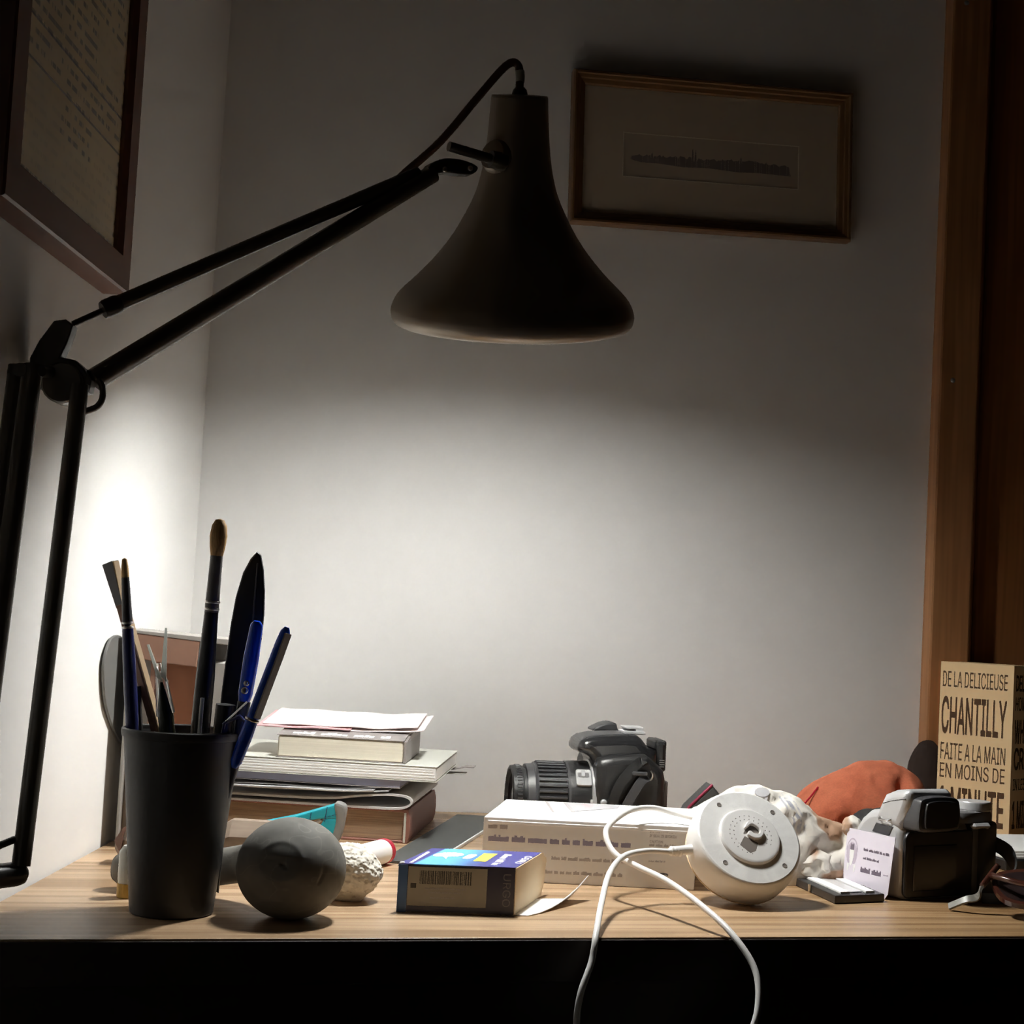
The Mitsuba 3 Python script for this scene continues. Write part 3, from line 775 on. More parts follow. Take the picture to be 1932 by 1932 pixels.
# black leaf-shaped knife
k = thing('paper_knife', 'large black leaf-shaped paper knife standing at the right of the cup', 'paper knife')
kp = [(-0.1649, 0.9815), (-0.1690, 0.9765), (-0.1733, 0.9672), (-0.1771, 0.9508), (-0.1791, 0.9342), (-0.1810, 0.9097), (-0.1825, 0.8869), (-0.1838, 0.8568), (-0.1830, 0.80), (-0.1800, 0.762), (-0.1760, 0.760), (-0.1745, 0.80), (-0.1695, 0.8583), (-0.1610, 0.90), (-0.1585, 0.9247), (-0.1578, 0.9403), (-0.1584, 0.9558), (-0.1600, 0.9697), (-0.1622, 0.9790)]
part(k, 'blade', tr(FACE((0, 1.0640, 0), 0), prism(kp, -0.0018, 0.0018, 0.0012)), 'm_black', 40)
part(k, 'spine', tr(FACE((0, 1.0640, 0), 0), prism([(-0.1632, 0.974), (-0.1640, 0.93), (-0.168, 0.87), (-0.1695, 0.868), (-0.1655, 0.93), (-0.1645, 0.974)], 0.0015, 0.0026, 0.0005)), 'm_dkgrey', 40)
# black stub
k = thing('marker', 'short black marker stub just above the cup rim beside the paper knife', 'marker')
a, b = np.array([-0.1738, 1.0330, 0.8830]), np.array([-0.1830, 1.040, 0.757])
part(k, 'cap', bar(a, lean(a, b, 0.860), 0.0062, 0.0060, 20), 'm_black', 40)
part(k, 'barrel', bar(lean(a, b, 0.860), b, 0.0050, 0.0046, 20), 'm_dkgrey', 40)
part(k, 'clip_wire', bar((-0.1738, 1.0265, 0.8712), (-0.1590, 1.0215, 0.8860), 0.0006, n=8), 'm_chrome', 40)
# blue handled tool
k = thing('craft_pliers', 'blue-handled pliers with a steel pivot screw, standing at the right of the cup', 'pliers')
a, b = np.array([-0.1572, 1.0315, 0.9365]), np.array([-0.1625, 1.036, 0.890])
bot = lean(a, b, 0.759) + np.array([-0.010, 0.0, 0])
part(k, 'grip', tube([a, a + (b - a) * 0.05, a + (b - a) * 0.5, b, b + (b - a) * 0.15], [0.0022, 0.0040, 0.0050, 0.0046, 0.0030], 20), 'm_blue', 40, 'glossy blue grip')
part(k, 'jaw', tube([b + (b - a) * 0.1, (-0.1660, 1.037, 0.85), bot], [0.0042, 0.0036, 0.002], 12), 'm_dkgrey', 40)
part(k, 'pivot_screw', tr(AX((-0.1622, 1.0308, 0.8925), (0.1, -1, 0.1)), lathe([(0, 0), (0.0023, 0), (0.0023, 0.0016), (0.0015, 0.0022), (0, 0.0022)], 18)), 'm_chrome', True)
part(k, 'pivot_screw', tr(AX((-0.1614, 1.0305, 0.8970), (0.1, -1, 0.1)), lathe([(0, 0), (0.0018, 0), (0.0018, 0.0016), (0, 0.002)], 18)), 'm_chrome', True)
# blue pen clipped outside the rim
k = thing('pen', 'blue pen with its shadow side in grey, clipped outside the right of the cup rim', 'pen')
a, c = np.array([-0.1362, 1.0150, 0.9330]), np.array([-0.1635, 1.0150, 0.8455])
m_ = lean(a, c, 0.8757)
d = (c - a) / np.linalg.norm(c - a)
part(k, 'barrel', tube([a - d * 0.001, a + d * 0.002, a + d * 0.01, m_], [0.0015, 0.0031, 0.0036, 0.0038], 24), 'm_blue', 40)
part(k, 'ring', tr(AX(m_, d), lathe([(0.003, -0.0009), (0.0046, -0.0008), (0.0046, 0.0008), (0.003, 0.0009)], 24)), 'm_chrome', True, 'white ring')
part(k, 'cap', tube([m_ + d * 0.001, m_ + d * 0.012, c - d * 0.004, c], [0.0039, 0.0042, 0.0036, 0.0015], 24), 'm_blue', 40)
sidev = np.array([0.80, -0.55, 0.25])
part(k, 'shadow_side', ribbon([a + d * 0.004 + sidev * 0.0034, a + d * 0.02 + sidev * 0.0038, m_ + sidev * 0.0040], 0.0056, 0.0012, (0.55, 0.8, 0.1)), 'm_midgrey', 30, 'grey strip for the shadow side')  # grey strip paints the shaded side of the blue barrel
part(k, 'clip', tube([m_ + d * 0.002 + np.array([-0.004, 0.003, 0]), m_ + np.array([-0.0085, 0.0060, 0.0015]), np.array([-0.1728, 1.0255, 0.872]), np.array([-0.1755, 1.0265, 0.852])], 0.0011, 10), 'm_navy', 40)

# ------------------------------------------------------------------ clay ball, stone, tubes, wooden tool, stapler
ic = trimesh.creation.icosphere(subdivisions=5, radius=1.0)
v = ic.vertices.copy()
rr = 1 + 0.020 * (meshkit.fbm(v * 1.6 + 5, 3) - 0.5)
# a chipped facet and a shallow crater on the near side
pd = np.array([-0.10, -0.98, 0.30]); pd /= np.linalg.norm(pd)
cr = np.linalg.norm(v - pd, axis=1)
rr -= 0.020 * np.exp(-(cr / 0.34) ** 2) * (v[:, 2] < 0.34) - 0.012 * np.exp(-((cr - 0.40) / 0.06) ** 2)
pq = np.array([0.70, -0.62, -0.20]); pq /= np.linalg.norm(pq)
rr -= 0.016 * np.clip(0.42 - np.linalg.norm(v - pq, axis=1), 0, 1)
for s_, (c0, c1) in enumerate((((-0.06, -0.97, 0.24), (0.02, -0.98, 0.19)), ((0.66, -0.70, 0.15), (0.60, -0.78, -0.12)))):
    for t in np.linspace(0, 1, 7):
        cpt = np.array(c0) * (1 - t) + np.array(c1) * t
        cpt /= np.linalg.norm(cpt)
        rr -= 0.016 * np.exp(-(np.linalg.norm(v - cpt, axis=1) / 0.032) ** 2)
ic.vertices = v * rr[:, None] * np.array([0.0348, 0.0345, 0.0318])
BC = np.array([-0.1280, 1.0460, DZ + 0.0312])
ball = thing('clay_ball', 'dark grey cracked clay ball with a thick neck, right of the black cup', 'clay ball')
part(ball, 'ball', shift(ic, *BC), 'm_clay', True)
part(ball, 'neck', tube(spline([BC + np.array([-0.022, 0.016, 0.001]), (-0.1640, 1.0850, 0.7765), (-0.195, 1.099, 0.7690), (-0.238, 1.112, 0.7645), (-0.2550, 1.116, 0.7640)], 5), np.interp(np.arange(21), [0, 5, 12, 18, 20], [0.0145, 0.0122, 0.0118, 0.0122, 0.0085]), 28), 'm_clay', True, 'thick dark neck lying behind the cup')

ic = trimesh.creation.icosphere(subdivisions=5, radius=1.0)
v = ic.vertices.copy()
rr = 1 + 0.30 * (meshkit.fbm(v * 1.3 + 11, 2) - 0.5) + 0.14 * (meshkit.fbm(v * 9 + 3, 3) - 0.5) + 0.05 * (meshkit.fbm(v * 22 + 3, 2) - 0.5)
ic.vertices = v * rr[:, None] * np.array([0.0225, 0.021, 0.0212])
ic.vertices[:, 2] = np.maximum(ic.vertices[:, 2], -0.0188)
one('stone', shift(ic, -0.0985, 1.122, DZ + 0.0188), 'm_stone', 'rough white stone half hidden behind the clay ball', 'stone', True)

k = thing('glue_stick', 'white tube with a red base ring, lying behind the white stone', 'tube')
a, b = np.array([-0.118, 1.197, DZ + 0.0098]), np.array([-0.0862, 1.281, DZ + 0.0100])
d = (b - a) / np.linalg.norm(b - a)
L_ = np.linalg.norm(b - a)
part(k, 'tube_body', tr(AX(a, d), lathe([(0, 0), (0.0075, 0), (0.0083, 0.003), (0.0083, 0.018), (0.0095, 0.020), (0.0095, L_ - 0.003), (0, L_ - 0.003)], 36)), 'm_white', 40)
part(k, 'base_ring', tr(AX(a, d), lathe([(0, L_ - 0.003), (0.0097, L_ - 0.003), (0.0100, L_ - 0.001), (0.0097, L_ + 0.003), (0.0075, L_ + 0.004), (0, L_ + 0.004)], 36)), 'm_red', 40, 'red base')

k = thing('glue_bottle', 'small whitish bottle with an amber base, showing left of the black cup', 'bottle')
gb = MX((-0.2390, 1.0915, DZ))
part(k, 'bottle_body', tr(MX((-0.2400, 1.0860, DZ)), lathe([(0, 0.0095), (0.0062, 0.0095), (0.0066, 0.012), (0.0066, 0.030), (0.004, 0.034), (0, 0.035)], 28)), 'm_milky', 40)
part(k, 'base', tr(MX((-0.2400, 1.0860, DZ)), lathe([(0, 0), (0.0060, 0), (0.0067, 0.001), (0.0067, 0.0095), (0, 0.0096)], 28)), 'm_amber', 40, 'amber base')

k = thing('wooden_block', 'long faceted driftwood block with a dark left end, lying behind the black cup', 'wooden block')
wf = MX((-0.215, 1.222, DZ), 1.0)
sec = lambda w, h0, h1: [(-w, h0), (w, h0), (w * 0.9, h1 * 0.62), (w * 0.45, h1), (-w * 0.35, h1), (-w * 0.95, h1 * 0.70)]
xs = [(-0.0650, 0.004, 0.011, 0.019), (-0.056, 0.012, 0.0, 0.026), (0.010, 0.015, 0.0, 0.0305), (0.020, 0.016, 0.0, 0.0365), (0.060, 0.014, 0.0, 0.0360), (0.072, 0.006, 0.004, 0.030)]
V, F = [], []
for i, (x, w, h0, h1) in enumerate(xs):
    V += [(x, p_, q_) for p_, q_ in sec(w, h0, h1)]
n = 6
for i in range(len(xs) - 1):
    for j in range(n):
        a, b = i * n + j, i * n + (j + 1) % n
        F += [(a, b, b + n), (a, b + n, a + n)]
for j in range(1, n - 1):
    F += [(0, j + 1, j), ((len(xs) - 1) * n, (len(xs) - 1) * n + j, (len(xs) - 1) * n + j + 1)]
wm = trimesh.Trimesh(np.array(V), np.array(F), process=False)
wm.fix_normals()
part(k, 'block', tr(wf, wm), 'm_drift', False)
part(k, 'red_base', tr(wf, cbox(0.012, 0.062, -0.0185, -0.0135, 0.001, 0.013, 0.001)), 'm_redbrown', label='red-brown strip along the foot')
part(k, 'dark_tip', tr(wf, trimesh.convex.convex_hull(np.array([(-0.066, -0.004, 0.017), (-0.0655, 0.004, 0.015), (-0.0585, -0.0125, 0.0275), (-0.0585, 0.0125, 0.0275), (-0.0590, -0.012, 0.008), (-0.0590, 0.012, 0.008)]))), 'm_boxdark', False, 'dark left tip')

k = thing('stapler', 'turquoise stapler with a grey rubber end, propped in front of the book stack', 'stapler')
sf = FACE((0, 1.310, 0), 0)
part(k, 'upper_arm', tr(sf, prism([(-0.186, 0.7740), (-0.1585, 0.7808), (-0.1280, 0.7912), (-0.1255, 0.7800), (-0.1395, 0.7795), (-0.1500, 0.7772), (-0.170, 0.7715), (-0.186, 0.7690)], -0.008, 0.008, 0.0012)), 'm_turq', 30)
part(k, 'lower_arm', tr(sf, prism([(-0.1355, 0.7800), (-0.1255, 0.7805), (-0.1278, 0.7645), (-0.1335, 0.7590), (-0.170, 0.7508), (-0.186, 0.7508), (-0.186, 0.7575), (-0.165, 0.7590), (-0.1420, 0.7680)], -0.008, 0.008, 0.0012)), 'm_turq', 30)
for (x0, z0_, x1, z1_) in ((-0.1475, 0.7760, -0.1465, 0.7842), (-0.1355, 0.7772, -0.1340, 0.7890), (-0.1360, 0.7810, -0.1262, 0.7838)):
    part(k, 'groove', tr(sf, prism([(x0, z0_), (x0 + 0.0005, z0_), (x1 + 0.0005, z1_), (x1, z1_ + 0.0002)], 0.0078, 0.0084)), 'm_navy', False)
part(k, 'rubber_end', tr(sf, prism(smoothpoly([(-0.1285, 0.7915), (-0.1232, 0.7922), (-0.1192, 0.7890), (-0.1196, 0.7800), (-0.1225, 0.7640), (-0.1275, 0.7600), (-0.1295, 0.7640), (-0.1265, 0.7780)], 4), -0.0088, 0.0088, 0.002)), 'm_rubber', 40, 'grey rubber end')
part(k, 'spring_plate', tr(sf, prism([(-0.1495, 0.7722), (-0.1390, 0.7790), (-0.1370, 0.7780), (-0.1470, 0.7705)], -0.005, 0.006, 0.0005)), 'm_chrome', 30, 'steel plate between the arms')

# ------------------------------------------------------------------ book stack
SAZ = -5.0
st = MX((-0.0745, 1.398, DZ), SAZ)
def leaves(x0, x1, y0, y1, z0, z1, c=0.0004): return cbox(x0, x1, y0, y1, z0, z1, c)
k = thing('book', 'thick hardcover with brown pages, at the bottom of the book stack', 'book')
part(k, 'page_block', tr(st, leaves(-0.176, -0.004, 0.0025, 0.166, 0.0022, 0.0262)), 'm_brownpages', 30, 'brown page edges')
part(k, 'back_cover', tr(st, cbox(-0.180, 0.0, 0.0, 0.170, 0.0, 0.0022, 0.0006)), 'm_redbrown')
part(k, 'front_cover', tr(st, cbox(-0.180, 0.0, 0.0, 0.170, 0.0262, 0.0284, 0.0006)), 'm_redbrown')
part(k, 'spine', tr(st, prism([(0.0, 0.0), (0.0018, 0.006), (0.0022, 0.0142), (0.0018, 0.022), (0.0, 0.0284), (-0.004, 0.0284), (-0.004, 0.0)], 0.0, 0.170, 0.0005).apply_transform(np.array([[1, 0, 0, 0], [0, 0, 1, 0], [0, 1, 0, 0], [0, 0, 0, 1.0]]))), 'm_redbrown', 30, 'reddish spine')
part(k, 'hinge', tr(st, cbox(-0.0035, -0.0015, -0.0004, 0.001, 0.0005, 0.0258, 0.0003)), 'm_greycover', label='pale hinge line')
zt = 0.0285
# folded magazine
k = thing('magazine', 'white magazine folded over on itself, lying on the brown hardcover', 'magazine')
loop = []
for t in np.linspace(0, 1, 9):
    loop.append((-0.190 + 0.19 * t - 0.0, zt + 0.0016 + 0.0012 * math.sin(t * 3)))
fold = [(-0.190, zt + 0.0012), (-0.100, zt + 0.0012), (-0.040, zt + 0.0012), (-0.018, zt + 0.0013), (-0.005, zt + 0.0024), (0.0015, zt + 0.0062), (-0.002, zt + 0.0100), (-0.016, zt + 0.0112), (-0.040, zt + 0.0090), (-0.065, zt + 0.0055), (-0.100, zt + 0.0042), (-0.190, zt + 0.0040)]
fp = spline(np.array(fold), 6)
prof = np.column_stack([fp[:, 0], fp[:, 1]])
grid = np.stack([np.column_stack([prof[:, 0], np.full(len(prof), yy), prof[:, 1]]) for yy in np.linspace(-0.003, 0.165, 4)], 1)
part(k, 'pages', tr(st, sheet(grid, 0.0018)), 'm_magazine', 40)
zt2 = zt + 0.0112
k = thing('paper_sheaf', 'thin sheaf of white papers lying on the folded magazine', 'papers')
for j, (dx, dy, dz) in enumerate(((0, 0, 0), (-0.012, -0.004, 0.0012), (0.006, 0.004, 0.0024))):
    xs_ = np.linspace(-0.185, -0.018 + dx, 14)
    gg = np.stack([np.column_stack([xs_, np.full(14, yy) + dy, zt2 + dz + 0.0012 + 0.0038 * np.clip((xs_ + 0.075) / 0.06, 0, 1) ** 1.5 + 0.0004 * np.sin(xs_ * 60 + j)]) for yy in np.linspace(-0.004, 0.155, 4)], 1)
    part(k, 'sheet', tr(st, sheet(gg, 0.0008)), 'm_magazine', 40)
zt3 = zt + 0.0176
k = thing('notebook', 'blue-grey notebook sandwiched between the papers and the thick white book', 'notebook')
part(k, 'page_block', tr(st, leaves(-0.180, -0.0085, -0.0015, 0.150, zt3 + 0.0006, zt3 + 0.0068)), 'm_bluecover', 30, 'blue-grey page edges')
part(k, 'cover', tr(st, cbox(-0.181, -0.0080, -0.0020, 0.151, zt3, zt3 + 0.0007, 0.0002)), 'm_darkcover')
zt4 = zt3 + 0.0070
k = thing('book', 'thick softcover with white pages and a grey cover, under the paperback in the stack', 'book')
g4 = MX((-0.0745, 1.398, DZ), -4.0)
part(k, 'page_block', tr(g4, leaves(-0.190, 0.0225, -0.003, 0.168, zt4 + 0.0004, zt4 + 0.0126, 0.0012)), 'm_paper', 30, 'white page edges')
for j, zz in enumerate((0.0032, 0.0055, 0.0080, 0.0100)):
    part(k, 'gathering', tr(g4, cbox(-0.186, 0.0218 - 0.001 * j, -0.0034, -0.0028, zt4 + zz, zt4 + zz + 0.0017, 0.0003)), 'm_paper')
part(k, 'back_cover', tr(g4, cbox(-0.191, 0.0230, -0.0035, 0.169, zt4, zt4 + 0.0006, 0.0002)), 'm_greycover')
part(k, 'front_cover', tr(g4, cbox(-0.191, 0.0230, -0.0035, 0.169, zt4 + 0.0126, zt4 + 0.0134, 0.0003)), 'm_greycover', label='grey front cover')
zt5 = zt4 + 0.0136
k = thing('paperback', 'fat cream-paged paperback with a grey cover, near the top of the book stack', 'book')
g5 = MX((-0.0805, 1.401, DZ), -3.0)
part(k, 'page_block', tr(g5, leaves(-0.110, -0.0015, 0.001, 0.112, zt5 + 0.0005, zt5 + 0.0185, 0.0012)), 'm_pages', 30, 'cream page edges')
part(k, 'back_cover', tr(g5, cbox(-0.111, -0.0012, 0.0, 0.113, zt5, zt5 + 0.0006, 0.0002)), 'm_darkcover')
sl = math.radians(5.5)
tl = np.eye(4)
tl[1:3, 1:3] = [[math.cos(sl), -math.sin(sl)], [math.sin(sl), math.cos(sl)]]
tl[2, 3] = zt5 + 0.0188
g6 = g5 @ tl                                                       # the front cover and what lies on it
part(k, 'front_cover', tr(g6, cbox(-0.111, -0.0012, 0.0, 0.113, 0.0, 0.0006, 0.0002)), 'm_darkcover', label='grey front cover, sprung open')
part(k, 'spine', tr(g5, cat(cbox(-0.0014, 0.0010, 0.0, 0.113, zt5, zt5 + 0.0190, 0.0008), trimesh.convex.convex_hull(np.array([(x_, y_, z_) for x_ in (-0.0013, 0.0008) for y_, z_ in ((0.001, zt5 + 0.0180), (0.1125, zt5 + 0.0180), (0.1122, zt5 + 0.0292))])))), 'm_darkcover')
lt = smudge(-0.099, -0.012, 0.007, 0.0185, 3, depth=0.0002, fill=0.62)
part(k, 'title', tr(g6, shift(lt, z=0.0006)), 'm_white', False, 'blurred white title')
k = thing('leaflet', 'pinkish white sheets curling at the edges on top of the book stack', 'papers')
def leaf(x0_, x1_, ya, yb, base, lift, seed):
    xs_ = np.linspace(x0_, x1_, 22)
    return np.stack([np.column_stack([xs_, np.full(22, yy) + 0.006 * (xs_ - x0_) / (x1_ - x0_) * (yy < 0.05), base + lift * np.clip((xs_ + 0.032) / 0.044, 0, 1) ** 1.6 + 0.0008 * np.sin(xs_ * 70 + seed) ** 2]) for yy in np.linspace(ya, yb, 6)], 1)
part(k, 'sheet', tr(g6, sheet(leaf(-0.128, 0.012, 0.028, 0.118, 0.0016, 0.0030, 0), 0.0008)), 'm_pinkpaper', 40)
part(k, 'sheet', tr(g6, sheet(leaf(-0.134, -0.052, 0.022, 0.110, 0.0028, 0.0, 1), 0.0007)), 'm_pink', 40, 'pink printed sheet')
part(k, 'sheet', tr(g6, sheet(leaf(-0.130, 0.006, 0.030, 0.116, 0.0042, 0.0030, 2), 0.0007)), 'm_pinkpaper', 40)
k = thing('brochure', 'grey brochure with curling corners sticking out at the right of the book stack', 'brochure')
for j in range(2):
    xs_ = np.linspace(-0.05, 0.030 + 0.008 * (1 - j), 12)
    gg = np.stack([np.column_stack([xs_, np.full(12, yy), zt3 + 0.0075 - 0.0062 + 0.0058 * np.clip((xs_ - 0.0) / 0.03, 0, 1) ** 1.3 * (1 - 0.9 * j) + 0.0 * xs_]) for yy in np.linspace(0.152, 0.172, 4)], 1)
    gg[:, :, 2] -= 0.0012 * j
    part(k, 'leaf', tr(st, sheet(gg, 0.0007)), 'm_greycover' if j else 'm_darkcover', 40)

# ------------------------------------------------------------------ black folder
k = thing('folder', 'narrow black folder with a white edge, lying between the book stack and the white carton', 'folder')
part(k, 'cover', prism([(-0.0873, 1.288), (-0.0485, 1.284), (0.0085, 1.5975), (-0.0378, 1.5970)], DZ + 0.0002, DZ + 0.0026, 0.0006), 'm_charcoal', 30)
part(k, 'white_edge', prism([(-0.0484, 1.2845), (-0.0468, 1.2845), (0.0102, 1.5975), (0.0086, 1.5975)], DZ + 0.0002, DZ + 0.0030, 0.0003), 'm_white', 30, 'white edge strip')

# ------------------------------------------------------------------ white carton with print
k = thing('product_box', 'long white product carton with small print, in front of the black reflex camera', 'box')
sb = FACE((-0.0088, 1.2320, DZ), 1.1)
BW, BH, BD = 0.1600, 0.0470, 0.122
sb[0, 0] = math.cos(math.radians(1.1))
shear = prism([(0, 0.0), (BW, 0.0), (BW + 0.004, 0.1), (BW - 0.003, BD), (0.0175, BD)], 0.0, BH, 0.0008)
shear = prism([(0, 0.0), (BW, 0.0), (BW + 0.0185, BD), (0.0185, BD)], 0.0, BH, 0.0009)
part(k, 'carton', tr(MX((-0.0088, 1.2320, DZ), 1.1), shear), 'm_boxwhite', 30)
part(k, 'lid_flap', tr(sb, cbox(0.003, 0.1165, 0.0425, 0.0446, 0.0, 0.0008, 0.0003)), 'm_boxwhite')
part(k, 'lid_flap', tr(sb, cbox(0.1185, 0.1575, 0.0420, 0.0438, 0.0, 0.0006, 0.0003)), 'm_boxwhite')
part(k, 'heading', tr(sb, shift(smudge(0.0035, 0.0185, 0.0385, 0.0425, 21, fill=0.7), z=0.0)), 'm_boxprint', False)
part(k, 'print_line', tr(sb, smudge(0.0040, 0.1125, 0.0292, 0.0340, 22, fill=0.72)), 'm_boxviolet', False, 'violet line of small print')
part(k, 'print_line', tr(sb, smudge(0.0520, 0.1100, 0.0176, 0.0202, 23, fill=0.7)), 'm_boxprint', False)
part(k, 'print_line', tr(sb, smudge(0.0480, 0.1060, 0.0072, 0.0100, 24, fill=0.7)), 'm_boxprint', False)
for j, (s_, a, b, c, d_) in enumerate((('DO NOT ACCEPT', 0.1250, 0.1452, 0.0415, 0.0438), ('IF SEAL IS BROKEN', 0.1250, 0.1452, 0.0380, 0.0402), ('CAUTION', 0.1252, 0.1352, 0.0338, 0.0358))):
    part(k, 'seal_notice', tr(sb, text(s_, a, b, c, d_, 0.0003, True)), 'm_boxprint', False)
part(k, 'seal_notice', tr(sb, smudge(0.1250, 0.1452, 0.0312, 0.0333, 31, fill=0.7)), 'm_boxprint', False)
part(k, 'seal_notice', tr(sb, smudge(0.1252, 0.1446, 0.0275, 0.0292, 32, fill=0.5)), 'm_greyprint', False)
part(k, 'seal_notice', tr(sb, smudge(0.1252, 0.1382, 0.0196, 0.0210, 33, fill=0.5)), 'm_greyprint', False)
em = part(k, 'emblem', tr(sb, plate(Polygon(ell(0.1345, 0.0098, 0.0058, 0.0018, 40, 0.16)), 0.0003)), 'm_logo', False, 'dark oval emblem')
et = text('SAMSUNG', -0.0046, 0.0046, -0.00065, 0.00065, 0.0002, True)
part(em, 'lettering', tr(sb @ np.array([[math.cos(.10), -math.sin(.10), 0, 0.1345], [math.sin(.10), math.cos(.10), 0, 0.0098], [0, 0, 1, 0.0003], [0, 0, 0, 1]]), et), 'm_boxwhite', False)
part(k, 'small_print', tr(sb, smudge(0.1385, 0.1450, 0.0058, 0.0068, 35)), 'm_greyprint', False)
topz = DZ + BH
def topplate(pts): return shift(plate(Polygon(pts), 0.0003), z=topz)
part(k, 'cover_picture', topplate([(0.0550, 1.349), (0.0595, 1.2900), (0.0985, 1.330), (0.1015, 1.351)]), 'm_greyprint', False, 'grey photograph printed on the top')
part(k, 'cover_picture', topplate([(0.0398, 1.3500), (0.0422, 1.3500), (0.0455, 1.283), (0.0438, 1.2830)]), 'm_boxprint', False)
part(k, 'cover_picture', topplate([(0.0548, 1.349), (0.0580, 1.349), (0.0620, 1.2920), (0.0592, 1.2896)]), 'm_boxprint', False)
part(k, 'cover_picture', topplate([(0.0690, 1.346), (0.0800, 1.3460), (0.0760, 1.3180)]), 'm_pink', False)
part(k, 'cover_picture', topplate([(0.1030, 1.350), (0.1170, 1.3500), (0.1120, 1.3410), (0.1010, 1.3400)]), 'm_pinkpaper', False)

# ------------------------------------------------------------------ blue bandage carton
k = thing('bandage_box', 'small blue bandage carton, torn open at one end, in front of the white carton', 'box')
p0, p1 = np.array([-0.0622, 1.0862]), np.array([0.0150, 1.0935])
sv = np.array([0.0185, 0.0755])
UH = 0.0312
t_ = 0.0005
uF = FACE((p0[0], p0[1], DZ), math.degrees(math.atan2(p1[1] - p0[1], p1[0] - p0[0])))
UW = np.linalg.norm(p1 - p0)
def quad(a, b, c, d, th): return trimesh.convex.convex_hull(np.array([*a_(a, b, c, d), *[q + th for q in a_(a, b, c, d)]]))
def a_(*p): return [np.asarray(q, float) for q in p]
P3 = lambda q, z: np.array([q[0], q[1], DZ + z])
q0, q1 = p0 + sv, p1 + sv
part(k, 'front_panel', tr(uF, cbox(0, UW, 0, UH, -t_, 0, 0.0002)), 'm_urgofront', label='dark navy front')
part(k, 'back_panel', quad(P3(q0, 0), P3(q1 + (q1 - q0) * 0.0, 0), P3(q1, UH), P3(q0, UH), np.array([0, -t_, 0])), 'm_cream')
part(k, 'bottom_panel', prism([p0, p1, q1, q0], DZ + 0.0001, DZ + 0.0006), 'm_cream', False)
part(k, 'top_panel', prism([p0, p1, q1, q0], DZ + UH - 0.0001, DZ + UH + 0.0005), 'm_urgotop', False, 'blue printed top')
part(k, 'left_panel', quad(P3(p0, 0), P3(q0, 0), P3(q0, UH), P3(p0, UH), np.array([t_, 0, 0])), 'm_urgofront')
part(k, 'corner_tear', trimesh.convex.convex_hull(np.array([P3(p0, UH + 0.0002), P3(p0 + np.array([0.004, 0.0005]), UH + 0.0012), P3(p0 + np.array([0.003, 0.006]), UH + 0.0010), P3(p0 + np.array([-0.0012, 0.001]), UH - 0.002), P3(p0 + np.array([0.001, 0.001]), UH + 0.0018)])), 'm_white', False, 'white torn corner')
# end flap standing in the open end, torn along its upper right, and the flap lying out on the desk
ea = math.degrees(math.atan2(sv[1], sv[0]))
eF = FACE((p1[0] + 0.0004, p1[1], DZ), ea)
SL = np.linalg.norm(sv)
fl = [(0, 0.0006), (SL * 1.05, 0.0006), (SL * 1.16, 0.008), (SL * 1.20, 0.0215), (SL * 1.235, 0.0232), (SL * 1.205, 0.0262), (SL * 1.10, 0.0285), (SL * 1.06, 0.0308), (SL * 0.98, 0.0316), (SL * 0.93, UH), (0, UH)]
part(k, 'end_flap', tr(eF, prism(fl, -0.0004, 0.0002)), 'm_cream', False, 'cream inner flap with a torn edge')
gx = []
for s in np.linspace(0, 1, 12):
    row = []
    for t in np.linspace(0, 1, 7):
        base = p1 + sv * (0.02 + 0.86 * t)
        out = np.array([0.031, -0.004]) * s * (0.30 + 0.75 * t ** 0.8) + np.array([0.004, 0.016]) * s * t
        lift = 0.0007 + 0.0165 * max(0, s - 0.62) ** 1.2 / 0.38 ** 1.2 * t ** 2.2
        row.append((base[0] + out[0], base[1] + out[1], DZ + lift))
    gx.append(row)
part(k, 'bottom_flap', sheet(np.array(gx), 0.0005), 'm_white', 40, 'white flap folded out onto the desk')
part(k, 'blue_band', tr(uF, cbox(0.0, 0.0062, 0.0, UH, 0.0, 0.0002, 0.0001)), 'm_urgoblue', False)
lab = part(k, 'label_panel', tr(uF, cbox(0.0066, 0.0590, 0.0045, UH - 0.0012, 0.0, 0.0002, 0.0001)), 'm_urgolabel', False, 'pale printed panel with a barcode')
rs = np.random.RandomState(8)
bars, x = [], 0.0142
while x < 0.0490:
    w = rs.choice([0.0003, 0.0006, 0.0009])
    bars.append(sbox(x, 0.0188, x + w, 0.0276))
    x += w + rs.choice([0.0003, 0.0004, 0.0007])
part(lab, 'barcode', tr(uF, shift(cat(*[plate(b_, 0.0002) for b_ in bars]), z=0.0002)), 'm_barcode', False)
part(lab, 'square_mark', tr(uF, shift(plate(sbox(0.0084, 0.0160, 0.0122, 0.0192), 0.0002), z=0.0002)), 'm_barcode', False)
for j, (a, b, z_) in enumerate(((0.018, 0.046, 0.0155), (0.020, 0.044, 0.0130), (0.022, 0.038, 0.0095))):
    part(lab, 'small_print', tr(uF, shift(smudge(a, b, z_, z_ + 0.0012, 40 + j), z=0.0002)), 'm_boxprint', False)
vt = text('URGO', 0.0, 0.0215, 0.0, 0.0052, 0.0002)
vr = np.eye(4)
vr[:2, :2] = [[0, 1], [-1, 0]]
vr[0, 3], vr[1, 3] = 0.0697, 0.0272
part(k, 'brand_lettering', tr(uF @ vr, vt), 'm_midgrey', False, 'grey lettering running down the front')
tz = DZ + UH + 0.0005
TP = lambda pts: shift(plate(Polygon(pts).buffer(0), 0.0002), z=tz)
part(k, 'white_stripe', TP([(-0.0555, 1.0905), (-0.0537, 1.0905), (-0.0440, 1.1420), (-0.0462, 1.1440)]), 'm_card', False)
